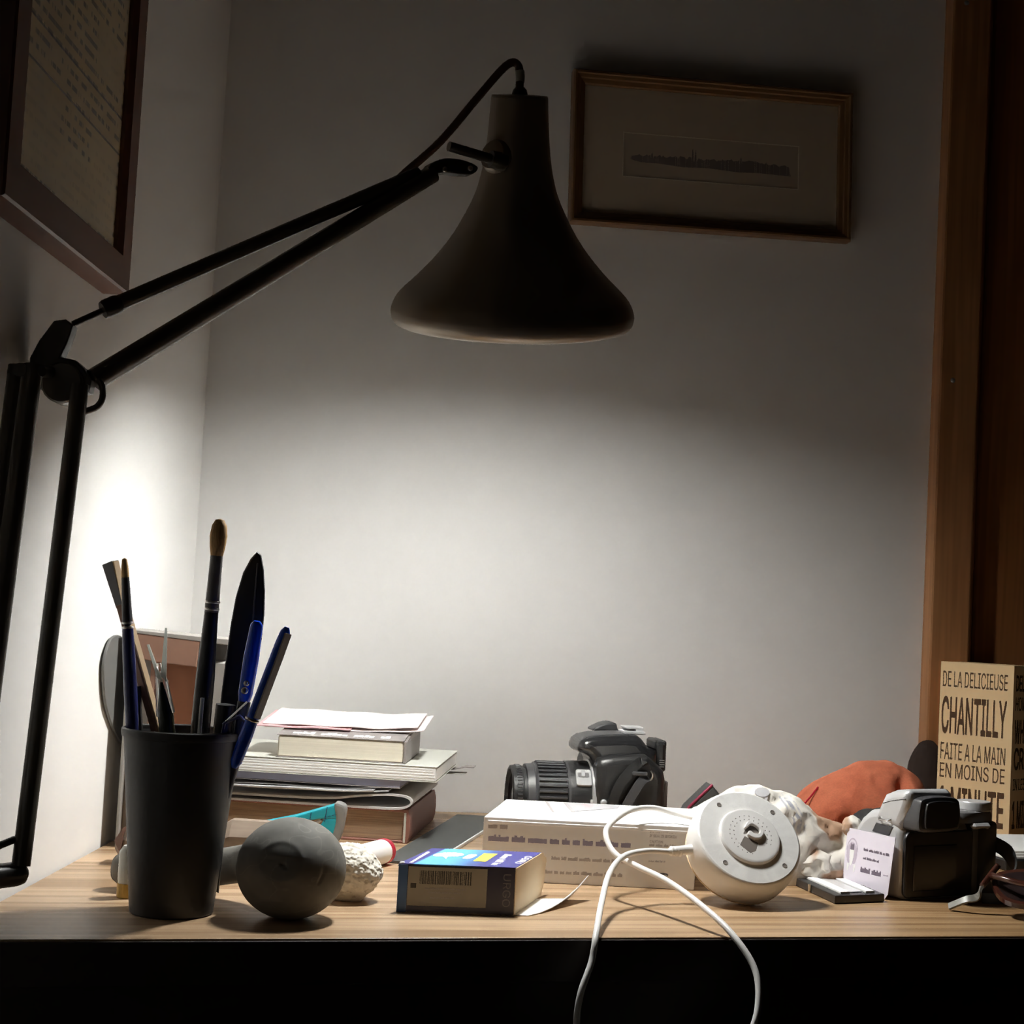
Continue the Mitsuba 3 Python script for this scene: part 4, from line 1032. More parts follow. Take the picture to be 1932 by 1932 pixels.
sp_ = [(-0.0415, 1.1260), (-0.0402, 1.1350), (-0.0340, 1.1425), (-0.0260, 1.1450), (-0.0213, 1.1425), (-0.0210, 1.1350), (-0.0250, 1.1285), (-0.0310, 1.1255), (-0.0322, 1.1150), (-0.0345, 1.1245), (-0.039, 1.124)]
part(k, 'speech_bubble', TP(smoothpoly(sp_, 3)), 'm_white', False, 'white speech bubble')
part(k, 'white_tag', TP(rrect(0, 1, 0, 1, 0.3, 3) @ np.array([[0.0062, 0.0], [0.0055, 0.022]]) + np.array([-0.0222, 1.1200])), 'm_white', False)
part(k, 'yellow_tag', TP([(-0.0138, 1.1115), (-0.0052, 1.1115), (0.0028, 1.1500), (-0.0068, 1.1500)]), 'm_yellow', False, 'yellow tag')
def topline(s_, o, ulen, vlen, du, dv, bold=False):
    m = text(s_, 0, 1, 0, 1, 0.0002, bold)
    v = m.vertices.copy()
    m.vertices = np.column_stack([o[0] + v[:, 0] * du[0] + v[:, 1] * dv[0], o[1] + v[:, 0] * du[1] + v[:, 1] * dv[1], tz + v[:, 2]])
    return m
sm = smudge(0, 1.0, 0, 0.14, 51)
v = sm.vertices.copy()
sm.vertices = np.column_stack([-0.0015 + v[:, 0] * 0.0095 + v[:, 1] / 0.14 * 0.0052, 1.1000 + v[:, 0] * 0.0520 - v[:, 1] / 0.14 * 0.0006, tz + v[:, 2] * 0.7])
part(k, 'title', sm, 'm_white', False, 'blurred white title')
part(k, 'brand_lettering', topline('URGO', (0.0140, 1.1120), 0, 0, (0.0085, 0.0350), (0.0052, -0.0012), True), 'm_white', False)

# ------------------------------------------------------------------ reflex camera
k = thing('camera', 'black reflex camera with a ribbed zoom lens pointing left, near the back wall', 'camera')
cm = FACE((0.05, 1.458, DZ), 8.0)
MM = 0.001
mmp = lambda pts: [(a * MM, b * MM) for a, b in pts]
sh = [(31.5, 1), (30.5, 70), (32.7, 78.0), (45.4, 81.2), (73.5, 83.2), (80.2, 79.0), (90.5, 70), (92.5, 62), (92.5, 1)]
part(k, 'body', tr(cm, prism(mmp(sh), -0.062, 0.040, 0.008, 0.006, 4)), 'm_black', 35)
pent = [(30.8, 66.1), (30.0, 73.0), (27.7, 77.6), (24.2, 80.0), (18.4, 81.2), (15.9, 83.8), (15.9, 87.1), (17.9, 91.5), (21.8, 94.4), (31.8, 96.9), (57.3, 98.6), (69.0, 98.3), (73.5, 95.0), (79.5, 88.2), (87.5, 86.5), (88.0, 68.4)]
part(k, 'prism_housing', tr(cm, prism(mmp(pent), -0.030, 0.026, 0.009, 0.006, 4)), 'm_blackgloss', 35, 'glossy hump over the lens')
part(k, 'flash_lid', tr(cm, prism(mmp([(17.5, 91.0), (21.8, 94.9), (31.8, 97.5), (57.3, 99.2), (64.0, 98.9), (63.0, 96.2), (40.0, 94.8), (24.0, 91.8)]), -0.024, 0.021, 0.003, 0.003, 3)), 'm_dkgrey', 35)
part(k, 'mode_dial', tr(cm, prism(smoothpoly(mmp([(38.5, 97.5), (46.8, 103.2), (53.5, 105.3), (60.0, 104.8), (62.0, 101.0), (61.1, 97.0)]), 4), -0.056, -0.032, 0.002)), 'm_dkgrey', 35)
part(k, 'hot_shoe', tr(cm, cat(cbox(0.0605, 0.0770, 0.1032, 0.1048, -0.014, 0.011, 0.0004), cbox(0.0590, 0.0785, 0.0985, 0.1012, -0.014, 0.013, 0.0006), cbox(0.062, 0.077, 0.1012, 0.1032, -0.0135, -0.008, 0.0003), cbox(0.070, 0.077, 0.1012, 0.1032, 0.006, 0.0105, 0.0003))), 'm_silverlight', 30, 'bright metal accessory shoe')
part(k, 'eyecup', tr(cm, prism(rrect(0.0862, 0.0970, 0.0668, 0.0945, 0.0025), -0.021, 0.019, 0.004)), 'm_black', 35)
for j in range(4):
    part(k, 'eyecup_rib', tr(cm, cbox(0.0905, 0.0950, 0.0710 + 0.0019 * j, 0.0718 + 0.0019 * j, 0.0185, 0.0194, 0.0002)), 'm_midgrey', False)
part(k, 'rear_screen', tr(cm, cbox(0.0925, 0.0965, 0.008, 0.060, -0.050, 0.030, 0.001)), 'm_midgrey')
# lens
LC = 0.0372
lensf = cm @ np.array([[0, 0, 1, 0], [1, 0, 0, LC], [0, 1, 0, 0], [0, 0, 0, 1.0]])        # local z -> camera x
def ring(prof, n=64): return tr(lensf, lathe(prof, n))
part(k, 'lens_mount', ring([(0, 0.033), (0.0365, 0.033), (0.0365, 0.0295), (0.0352, 0.0285), (0, 0.0285)]), 'm_silver', 40)
part(k, 'lens_barrel', ring([(0, 0.0290), (0.0352, 0.0290), (0.0350, 0.0140), (0.0342, 0.0080), (0, 0.0080)]), 'm_black', 40)
part(k, 'scale_ring', ring([(0, 0.0137), (0.0345, 0.0137), (0.0345, 0.0082), (0, 0.0082)]), 'm_dkgrey', 40)
part(k, 'zoom_ring', ring([(0, 0.0085), (0.0326, 0.0085), (0.0318, -0.0180), (0, -0.0180)]), 'm_black', 40)
for j in range(40):
    a = 2 * math.pi * j / 40
    rb = cbox(-0.0011, 0.0011, 0.0312, 0.0340, -0.0175, 0.0075, 0.0005)
    rm = np.eye(4)
    rm[:2, :2] = [[math.cos(a), -math.sin(a)], [math.sin(a), math.cos(a)]]
    part(k, 'grip_rib', tr(lensf @ rm, rb), 'm_dkgrey', False)
part(k, 'filter_ring', ring([(0, -0.0178), (0.0322, -0.0178), (0.0325, -0.0195), (0.0312, -0.0205), (0.0306, -0.0270), (0, -0.0270)]), 'm_dkgrey', 40)
part(k, 'front_barrel', ring([(0, -0.0268), (0.0270, -0.0268), (0.0270, -0.0305), (0, -0.0305)]), 'm_black', 40)
part(k, 'focus_ring', ring([(0, -0.0300), (0.0288, -0.0300), (0.0292, -0.0310), (0.0290, -0.0392), (0.0280, -0.0400), (0.0255, -0.0400), (0.0235, -0.0360), (0, -0.0350)]), 'm_black', 40)
for j in range(56):
    a = 2 * math.pi * j / 56
    rb = cbox(-0.0007, 0.0007, 0.0285, 0.0298, -0.0362, -0.0315, 0.0003)
    rm = np.eye(4)
    rm[:2, :2] = [[math.cos(a), -math.sin(a)], [math.sin(a), math.cos(a)]]
    part(k, 'focus_rib', tr(lensf @ rm, rb), 'm_dkgrey', False)
part(k, 'front_glass', ring([(0, -0.0352), (0.010, -0.0356), (0.0234, -0.0372), (0.0234, -0.0352), (0, -0.0350)]), 'm_darklens', True)
# switch plate on the near upper side of the barrel
sa = math.radians(42)
sn = np.array([0, math.sin(sa), math.cos(sa)])
swm = np.eye(4)
swm[:3, 0] = (1, 0, 0)
swm[:3, 1] = np.cross(sn, (1, 0, 0))
swm[:3, 2] = sn
swm[:3, 3] = np.array([0.0, LC, 0]) + sn * 0.0338
sw = part(k, 'switch_plate', tr(cm @ swm, prism(rrect(0.0148, 0.0283, -0.0095, 0.0075, 0.0020), 0, 0.0022, 0.0004)), 'm_silver', 30, 'grey switch plate on the lens')
part(sw, 'switch_slot', tr(cm @ swm, prism(rrect(0.0165, 0.0262, -0.0012, 0.0035, 0.001), 0.0021, 0.0026, 0.0001)), 'm_midgrey', 30)
part(sw, 'slider', tr(cm @ swm, cbox(0.0195, 0.0225, -0.0010, 0.0033, 0.0025, 0.0040, 0.0004)), 'm_silverlight')
part(sw, 'lettering', tr(cm @ swm, shift(cat(text('AF', 0.0160, 0.0195, 0.0042, 0.0064, 0.0002, True), text('MF', 0.0235, 0.0275, 0.0042, 0.0064, 0.0002, True)), z=0.0022)), 'm_white', False)
part(k, 'mount_mark', tr(cm, cbox(0.0268, 0.0300, 0.0390, 0.0422, 0.0347, 0.0354, 0.0003)), 'm_white', label='white square mount mark')
part(k, 'release_button', tr(cm @ AX((0.0375, 0.0405, 0.0395), (0, 0, 1)), lathe([(0, 0), (0.003, 0), (0.003, 0.002), (0.002, 0.003), (0, 0.003)], 20)), 'm_silverlight', True)
part(k, 'strap_lug', tr(cm, tube(spline([(0.0720, 0.0700, 0.039), (0.0765, 0.0705, 0.0425), (0.0790, 0.0665, 0.0435), (0.0775, 0.0620, 0.0430), (0.0735, 0.0610, 0.041)], 5), 0.0009, 10)), 'm_chrome', True, 'steel strap ring')
s0 = [(0.0745, 0.0690, 0.0425), (0.0695, 0.0765, 0.0435), (0.0640, 0.0750, 0.0450), (0.0560, 0.0660, 0.0450), (0.0500, 0.0570, 0.0450), (0.0460, 0.0470, 0.0450), (0.0420, 0.0330, 0.0445), (0.0390, 0.0170, 0.0440), (0.0370, 0.0030, 0.0450)]
part(k, 'strap', tr(cm, ribbon(spline(s0, 5), 0.0085, 0.0014, (0.75, -0.55, 0.1))), 'm_black', 30, 'woven black strap')
s1 = [(0.0750, 0.0640, 0.0425), (0.0690, 0.0610, 0.0462), (0.0620, 0.0500, 0.0465), (0.0560, 0.0380, 0.0465), (0.0500, 0.0230, 0.0460), (0.0460, 0.0080, 0.0460), (0.0450, 0.0020, 0.0470)]
part(k, 'strap', tr(cm, ribbon(spline(s1, 5), 0.0080, 0.0014, (0.8, -0.5, 0.1))), 'm_dkgrey', 30)
part(k, 'strap_buckle', tr(cm, cbox(0.0600, 0.0740, 0.0655, 0.0690, 0.0445, 0.0475, 0.0008)), 'm_dkgrey')

# ------------------------------------------------------------------ white round speaker with its cable
k = thing('speaker', 'round white speaker with a looping white cable, beside the white carton', 'speaker')
FC = np.array([0.1835, 1.1860, 0.7945])
view = (CAM - FC) / np.linalg.norm(CAM - FC)
rightv = np.cross(np.array([0, 0, 1.0]), -view); rightv = -np.cross(-view, np.array([0, 0, 1.0])) * -1
rightv /= np.linalg.norm(rightv)
upl = np.cross(view, rightv) * -1
upl = np.cross(rightv, -view)
upl /= np.linalg.norm(upl)
if upl[2] < 0: upl = -upl
tdir = 0.50 * rightv + 0.866 * upl
nf = math.cos(math.radians(39)) * view + math.sin(math.radians(39)) * tdir
SF = AX(FC, nf, rightv)
RS = 0.0388
body = [(0, -0.0395), (0.0200, -0.0392), (0.0290, -0.0370), (0.0352, -0.0325), (0.0392, -0.0260), (0.0412, -0.0170), (0.0412, -0.0090), (0.0405, -0.0045), (0.0392, -0.0012), (0.0375, 0.0), (0, 0.0)]
bm = tr(SF, lathe([tuple(q) for q in spline(body[:10], 4)] + [(0, 0.0)], 80))
dzs = DZ + 0.0003 - bm.vertices[:, 2].min()
SF[2, 3] += dzs
part(k, 'housing', tr(SF, lathe([tuple(q) for q in spline(body[:10], 4)] + [(0, 0.0)], 80)), 'm_whiteplastic', 40, 'white rounded housing')
part(k, 'seam_ring', tr(SF, lathe([(0.0395, -0.0268), (0.0398, -0.0262), (0.0400, -0.0256), (0.0386, -0.0256), (0.0386, -0.0268), (0.0395, -0.0268)], 80)), 'm_cream', 40)
part(k, 'face_plate', tr(SF, lathe([(0, 0.0), (0.0370, 0.0), (0.0383, -0.0006), (0.0388, -0.002), (0.0380, -0.0035), (0, -0.0035)][::-1], 80)), 'm_monitorface', 40, 'flat pale face')
part(k, 'grille_disc', tr(SF, lathe([(0, 0.0030), (0.0205, 0.0030), (0.0222, 0.0024), (0.0230, 0.0010), (0.0230, -0.0005), (0, -0.0005)][::-1], 80)), 'm_monitorface', 40, 'raised inner disc')
for ang in (133, 52, -37, -128):
    a = math.radians(ang + 6)
    part(k, 'screw_hole', tr(SF @ AX((0.0318 * math.cos(a), 0.0318 * math.sin(a), 0.0001), (0, 0, 1)), lathe([(0, 0.0002), (0.0013, 0.0002), (0.0017, 0.0004), (0.0018, 0.0), (0, 0)][::-1], 18)), 'm_hole', 40)
pts = []
for rr_, n0 in ((0.0158, 26), (0.0128, 22)):
    for j in range(n0):
        a = 2 * math.pi * j / n0
        X, Y = rr_ * math.cos(a), rr_ * math.sin(a)
        if X > 0.002 and Y < -0.004:
            continue
        part(k, 'perforation', tr(SF, shift(plate(Polygon(ell(X, Y, 0.00042, 0.00042, 8)), 0.0002), z=0.0030)), 'm_hole', False)
# the recess and the hook in the middle: C-shaped ridge round a hollow whose shade is a flat dark plate, slot below it
hk = SF.copy()
hr = np.eye(4)
ha = math.radians(-28)
hr[:2, :2] = [[math.cos(ha), -math.sin(ha)], [math.sin(ha), math.cos(ha)]]
hk = SF @ hr
hook_out = [(-0.0068, 0.0010), (-0.0072, 0.0072), (-0.0040, 0.0098), (0.0010, 0.0104), (0.0058, 0.0085), (0.0072, 0.0045), (0.0066, 0.0005), (0.0035, -0.0022), (-0.0010, -0.0030), (-0.0026, -0.0010)]
hook_in = [(-0.0018, 0.0012), (0.0012, 0.0012), (0.0036, 0.0030), (0.0038, 0.0055), (0.0018, 0.0074), (-0.0014, 0.0076), (-0.0040, 0.0058), (-0.0048, 0.0010)]
hp = Polygon(smoothpoly(hook_out + [(-0.0018, 0.0012), (0.0012, 0.0012), (0.0036, 0.0030), (0.0038, 0.0055), (0.0018, 0.0074), (-0.0014, 0.0076), (-0.0042, 0.0062), (-0.0052, 0.0012)], 4)).buffer(0)
if hp.geom_type != 'Polygon':
    hp = max(hp.geoms, key=lambda g: g.area)
part(k, 'hollow', tr(hk, shift(plate(Polygon(smoothpoly([(-0.0052, 0.0012), (-0.0042, 0.0062), (-0.0014, 0.0076), (0.0018, 0.0074), (0.0038, 0.0055), (0.0036, 0.0030), (0.0012, 0.0012), (-0.0018, 0.0012), (-0.0030, -0.0020), (-0.0046, -0.0030)], 3)).buffer(0), 0.0002), z=0.0030)), 'm_hole', False, 'dark flat patch for the shade in the hollow')
part(k, 'hook', tr(hk, prism(np.array(hp.exterior.coords)[:-1], 0.0028, 0.0058, 0.0006)), 'm_monitorface', 40, 'raised hook')
part(k, 'slot', tr(hk, shift(plate(Polygon([(-0.0020, -0.0050), (0.0072, -0.0030), (0.0090, -0.0090), (0.0072, -0.0128), (-0.0010, -0.0125)]).buffer(0.0008), 0.0002), z=0.0030)), 'm_hole', False, 'dark slot below the hook')
# cable
lft = FC + np.array([0, 0, dzs]) - rightv * 0.0360 - nf * 0.014
PL = np.array([0.1440, 1.1820, 0.7865])
jack = PL + (PL - np.array([0.1635, 1.186, 0.7885])) * 0.0
part(k, 'socket', bar((0.1455, 1.1945, 0.7905), (0.1540, 1.198, 0.792), 0.0042, 0.0050, 20), 'm_hole', 40)
part(k, 'plug', tube([(0.1250, 1.1780, 0.7858), (0.1275, 1.1785, 0.7862), (0.1420, 1.1830, 0.7875), (0.1520, 1.1870, 0.7882)], [0.0023, 0.0032, 0.0036, 0.0036], 18), 'm_cable', 40, 'ribbed cable plug')
for j in range(4):
    part(k, 'plug_ring', tr(AX((0.1270 + 0.0022 * j, 1.1786 + 0.0007 * j, 0.7861), (0.95, 0.29, 0.03)), lathe([(0.0028, -0.0005), (0.0038, -0.0004), (0.0038, 0.0004), (0.0028, 0.0005)], 18)), 'm_cable', True)
cab = [(0.1250, 1.178, 0.7858), (0.1080, 1.170, 0.7865), (0.0905, 1.150, 0.7845), (0.0795, 1.125, 0.7758), (0.0722, 1.080, 0.7640), (0.0668, 1.034, 0.7535), (0.0640, 1.022, 0.7380), (0.0575, 1.012, 0.7200), (0.0560, 1.008, 0.7010), (0.0610, 1.006, 0.6900), (0.075, 1.002, 0.6740), (0.100, 0.998, 0.6600), (0.128, 1.000, 0.6620), (0.148, 1.006, 0.6790),
       (0.1615, 1.014, 0.6990), (0.1680, 1.022, 0.7150), (0.1675, 1.035, 0.7350), (0.1545, 1.052, 0.7535), (0.1370, 1.082, 0.7660), (0.1185, 1.118, 0.7745), (0.1005, 1.150, 0.7785), (0.0860, 1.172, 0.7835), (0.0800, 1.186, 0.7945), (0.0850, 1.203, 0.8010), (0.1000, 1.226, 0.8080), (0.1180, 1.246, 0.8085), (0.1340, 1.249, 0.8055), (0.1500, 1.238, 0.8035)]
part(k, 'cable', tube(spline(cab, 7), 0.0021, 12), 'm_cable', True, 'white cable looping over the front edge of the desk')

# ------------------------------------------------------------------ cloth pouch, suede pouch, wedge, cap
def lump(outline, y0, depth, amp, seed, nu=70, nv=34, zbase=DZ, folds=()):
    """A soft bag: a silhouette [(x, z)...] as the ridge line at depth y0, falling to the desk in front of and behind it."""
    o = np.array(outline, float)
    xs = np.linspace(o[0, 0], o[-1, 0], nu)
    top = np.interp(xs, o[:, 0], o[:, 1])
    ker = np.array([1, 2, 3, 2, 1.0]); ker /= ker.sum()
    tp = np.pad(top, 2, mode='edge')
    top = np.convolve(tp, ker, 'valid')
    G = np.zeros((nu, nv, 3))
    for i in range(nu):
        e = math.sqrt(max(0.02, 1 - (2 * i / (nu - 1) - 1) ** 4))
        for j in range(nv):
            a = math.pi * j / (nv - 1)
            G[i, j] = (xs[i], y0 - depth * e * math.cos(a) , zbase + (top[i] - zbase) * max(0, math.sin(a)) ** 0.62)
    P = G.reshape(-1, 3)
    dsp = (meshkit.fbm(P * np.array([38, 38, 38.0]) + seed, 3) - 0.5) * amp + (meshkit.fbm(P * 110 + seed, 2) - 0.5) * amp * 0.35
    wgt = np.clip((P[:, 2] - zbase) / 0.012, 0, 1)
    P = P + np.column_stack([0.2 * dsp, -0.9 * dsp, 0.5 * dsp]) * wgt[:, None]
    for c, r, dpt in folds:
        dd_ = np.linalg.norm((P - np.array(c)) / np.array(r), axis=1)
        P = P + np.array([0, 1, -0.25]) * (dpt * np.exp(-dd_ ** 2))[:, None] * wgt[:, None]
    P[:, 2] = np.maximum(P[:, 2], zbase + 0.0003)
    F = []
    for i in range(nu - 1):
        for j in range(nv - 1):
            a, b, c, d = i * nv + j, (i + 1) * nv + j, (i + 1) * nv + j + 1, i * nv + j + 1
            F += [(a, b, c), (a, c, d)]
    # ends and underside
    V = list(P)
    for i, flip in ((0, 1), (nu - 1, 0)):
        V.append(P[i * nv:(i + 1) * nv].mean(0) * np.array([1, 1, 0]) + np.array([0, 0, zbase + 0.0003]))
        c = len(V) - 1
        for j in range(nv - 1):
            t = (i * nv + j, i * nv + j + 1, c)
            F.append(t if flip else t[::-1])
    for i in range(nu - 1):
        a, b, c, d = i * nv, i * nv + nv - 1, (i + 1) * nv + nv - 1, (i + 1) * nv
        F += [(a, b, c), (a, c, d)]
    m = trimesh.Trimesh(np.array(V), np.array(F), process=False)
    m.fix_normals()
    return m

k = thing('cloth_pouch', 'crumpled white cloth pouch with brown and blue pattern, behind the round white speaker', 'pouch')
part(k, 'bag', lump([(0.158, 0.790), (0.170, 0.8075), (0.186, 0.8195), (0.2105, 0.8250), (0.2365, 0.8185), (0.2600, 0.8025), (0.272, 0.800), (0.2860, 0.7930), (0.2905, 0.768)], 1.312, 0.030, 0.019, 4.0, folds=(((0.268, 1.285, 0.782), (0.010, 0.02, 0.006), 0.010), ((0.255, 1.288, 0.772), (0.006, 0.02, 0.010), 0.008))), 'm_cloth', 50)
part(k, 'logo', tr(AX((0.2095, 1.2985, 0.8190), (-0.05, -0.80, 0.60), (1, 0, 0)), shift(cat(plate(Polygon(ell(0, 0, 0.0058, 0.0042, 28)), 0.0016), plate(Polygon([(0.0015, -0.0058), (0.0042, -0.0045), (0.0032, -0.0080), (0.0008, -0.0085)]), 0.0018)), z=-0.0006)), 'm_greyprint', False, 'faint grey-blue logo')
tiep = [(0.1600, 1.302, 0.7900), (0.1555, 1.296, 0.7960), (0.1590, 1.292, 0.8040), (0.1660, 1.295, 0.8100), (0.1720, 1.300, 0.8105)]
part(k, 'tie', ribbon(spline(tiep, 6), 0.0095, 0.0022, (0.6, -0.6, 0.5)), 'm_whiteplastic', 40, 'white knotted tie')
kx = trimesh.creation.icosphere(subdivisions=3, radius=1.0)
kv = kx.vertices * (1 + 0.5 * (meshkit.fbm(kx.vertices * 1.8 + 2, 3) - 0.5))[:, None]
kx.vertices = kv * np.array([0.0075, 0.007, 0.0085])
part(k, 'knot', shift(kx, 0.2795, 1.290, 0.797), 'm_cloth', True, 'gathered cloth knot')
kx2 = kx.copy()
kx2.vertices = kx2.vertices * np.array([2.0, 1.4, 1.45])
kx2.vertices = kx2.vertices + (meshkit.fbm(kx2.vertices * 120, 2)[:, None] - 0.5) * 0.006
part(k, 'knot', shift(kx2, 0.2515, 1.2880, DZ + 0.0150), 'm_cloth', True)

k = thing('suede_pouch', 'orange suede pouch lying behind the silver camera', 'pouch')
part(k, 'bag', lump([(0.2700, 0.790), (0.2780, 0.801), (0.2910, 0.8120), (0.3196, 0.8255), (0.3310, 0.8325), (0.3590, 0.8345), (0.3740, 0.8275), (0.3860, 0.8160), (0.3935, 0.7980), (0.398, 0.765)], 1.500, 0.062, 0.010, 9.0, folds=(((0.3600, 1.452, 0.812), (0.006, 0.03, 0.013), 0.012), ((0.310, 1.448, 0.782), (0.018, 0.02, 0.005), 0.016))), 'm_suede', 50)
part(k, 'piping', tube(spline([(0.2715, 1.462, 0.792), (0.2800, 1.470, 0.7995), (0.2885, 1.478, 0.8085)], 4), 0.0009, 8), 'm_red', True, 'red piped edge')

k = thing('glasses_case', 'black case with crimson piping, its corner rising behind the white carton', 'case')
wq = FACE((0.0, 1.455, 0), 5.0)
wo = [(0.150, 0.7502), (0.1690, 0.7880), (0.1890, 0.8085), (0.1975, 0.7990), (0.2050, 0.7502)]
part(k, 'shell', tr(FACE((0.0, 1.440, 0), 5.0), prism(wo, -0.018, 0.012, 0.002)), 'm_charcoal', 30)
part(k, 'piping', tr(FACE((0.0, 1.440, 0), 5.0), tube([(0.1500, 0.7520, 0.0115), (0.1688, 0.7885, 0.0115), (0.1888, 0.8090, 0.0115)], 0.0013, 10)), 'm_crimson', True, 'crimson piping')

k = thing('cap', 'dark brown rounded cap squeezed between the kraft carton and the wall', 'cap')
cv = trimesh.creation.icosphere(subdivisions=4, radius=1.0)
cq = cv.vertices * (1 + 0.10 * (meshkit.fbm(cv.vertices * 2.2 + 8, 3) - 0.5))[:, None]
cq[:, 2] = np.sign(cq[:, 2]) * np.abs(cq[:, 2]) ** 0.9
cv.vertices = cq * np.array([0.0215, 0.0125, 0.0455])
part(k, 'crown', shift(cv, 0.4415, 1.6875, DZ + 0.0465), 'm_cap', True)
bd_ = spline([(0.4185, 1.683, DZ + 0.012), (0.4300, 1.6735, DZ + 0.009), (0.4420, 1.6740, DZ + 0.008)], 4)
part(k, 'brim', tube(bd_, 0.0030, 10), 'm_cap', True)

# ------------------------------------------------------------------ carton in the corner behind the cup
k = thing('cardboard_box', 'worn brown and grey cardboard box standing in the corner behind the black cup', 'box')
cb = FACE((-0.2985, 1.296, DZ), 3.0)
part(k, 'back_panel', tr(cb, cbox(0.0, 0.080, 0.0, 0.1640, -0.062, -0.060, 0.0004)), 'm_boxgrey')
part(k, 'side_panel', tr(cb, cbox(0.0, 0.0022, 0.0, 0.1640, -0.060, 0.0, 0.0004)), 'm_boxgrey')
part(k, 'side_panel', tr(cb, cbox(0.0560, 0.0800, 0.0, 0.1480, -0.060, -0.004, 0.0004)), 'm_boxgrey')
part(k, 'lid', tr(cb, prism([(-0.001, 0.1690), (0.0805, 0.1625), (0.0805, 0.1672), (-0.001, 0.1712)], -0.064, 0.001, 0.0005)), 'm_boxgrey', 30, 'grey lid')
part(k, 'top_band', tr(cb, prism([(0.0, 0.1688), (0.0560, 0.1645), (0.0545, 0.1440), (0.0220, 0.1465), (0.0020, 0.1500)], -0.003, 0.0005, 0.0006)), 'm_boxbrown', 30, 'brown band under the lid')
part(k, 'left_panel', tr(cb, cbox(0.0022, 0.0210, 0.0, 0.1480, -0.014, -0.012, 0.0004)), 'm_boxgrey')
part(k, 'divider', tr(cb, cbox(0.0185, 0.0220, 0.0, 0.1480, -0.016, -0.003, 0.0004)), 'm_boxbrown')
part(k, 'orange_panel', tr(cb, cbox(0.0220, 0.0550, 0.0, 0.1480, -0.018, -0.016, 0.0004)), 'm_boxorange', label='orange-brown inner panel')
part(k, 'white_line', tr(cb, cat(cbox(0.0305, 0.0311, 0.108, 0.132, -0.0159, -0.0155, 0.0001), cbox(0.0235, 0.0311, 0.1074, 0.1080, -0.0159, -0.0155, 0.0001))), 'm_white', False, 'thin white border line')
part(k, 'dark_slot', tr(cb, prism([(0.0585, 0.1455), (0.0670, 0.1455), (0.0655, 0.128), (0.0600, 0.128)], -0.0042, -0.0036)), 'm_boxdark', False)

pal = smoothpoly([(1.2575, 0.892), (1.272, 0.863), (1.310, 0.838), (1.352, 0.820), (1.395, 0.790), (1.425, 0.7506), (1.448, 0.7506), (1.440, 0.800), (1.400, 0.862), (1.350, 0.900), (1.310, 0.9145), (1.283, 0.9155), (1.266, 0.908)], 4)  # flat grey shape added to stand in for a shadow on the wall
one('shadow_standin', tr(MX((lwx(1.28) + 0.0028, 0, 0)), prism(pal, -0.0012, 0.0012, 0.0006).apply_transform(np.array([[0, 0, 1, 0], [1, 0, 0, 0], [0, 1, 0, 0], [0, 0, 0, 1.0]]))), 'm_shadow_standin', 'grey leaf-shaped palette put in for a shadow on the left wall behind the cup', 'standin')

# ------------------------------------------------------------------ kraft carton with lettering
k = thing('kraft_box', 'tall kraft carton printed with large brown lettering, at the right end of the desk', 'box')
A2 = np.array([0.505, 1.616])
ld = np.array([-0.70, 0.714])
WL, WR, HB = 0.0815, 0.0600, 0.1745
rd = np.array([0.714, 0.70])
pA, pB, pC, pD = A2 + ld * WL, A2, A2 + rd * WR, A2 + rd * WR + ld * WL
part(k, 'carton', prism([pA, pB, pC, pD], DZ, DZ + HB, 0.0006), 'm_kraft', 30)
lfF = FACE((pA[0], pA[1], DZ), math.degrees(math.atan2(-ld[1], -ld[0])))
rfF = FACE((pB[0], pB[1], DZ), math.degrees(math.atan2(rd[1], rd[0])))
for s_, a, b, c, d_, bo_ in (('DE LA DELICIEUSE', 0.0030, 0.0750, 0.1490, 0.1652, False), ('CHANTILLY', 0.0028, 0.0750, 0.1015, 0.1396, True), ('FAITE A LA MAIN', 0.0030, 0.0750, 0.0755, 0.0925, False), ('EN MOINS DE', 0.0030, 0.0750, 0.0570, 0.0720, False), ('1 MINUTE', 0.0030, 0.0750, 0.0125, 0.0485, True)):
    part(k, 'lettering', tr(lfF, text(s_, a, b, c, d_, 0.0003, bo_)), 'm_kraftink', False)
for s_, b, c, d_, bo_ in (('DELICIOUS', 0.0560, 0.1490, 0.1655, True), ('HOMEMADE', 0.0560, 0.1300, 0.1435, False), ('WHIPPED', 0.0560, 0.0975, 0.1210, True), ('CREAM', 0.0560, 0.0715, 0.0935, True), ('IN LESS THAN', 0.0560, 0.0515, 0.0630, False), ('1 MINUTE', 0.0560, 0.0135, 0.0410, True)):
    part(k, 'lettering', tr(rfF, text(s_, 0.0050, b, c, d_, 0.0003, bo_)), 'm_kraftink', False)
part(k, 'top_seam', prism([pB + rd * 0.001 + ld * 0.002, pC - rd * 0.001 + ld * 0.002, pC - rd * 0.001 + ld * 0.0035, pB + rd * 0.001 + ld * 0.0035], DZ + HB, DZ + HB + 0.0003), 'm_kraftink', False)

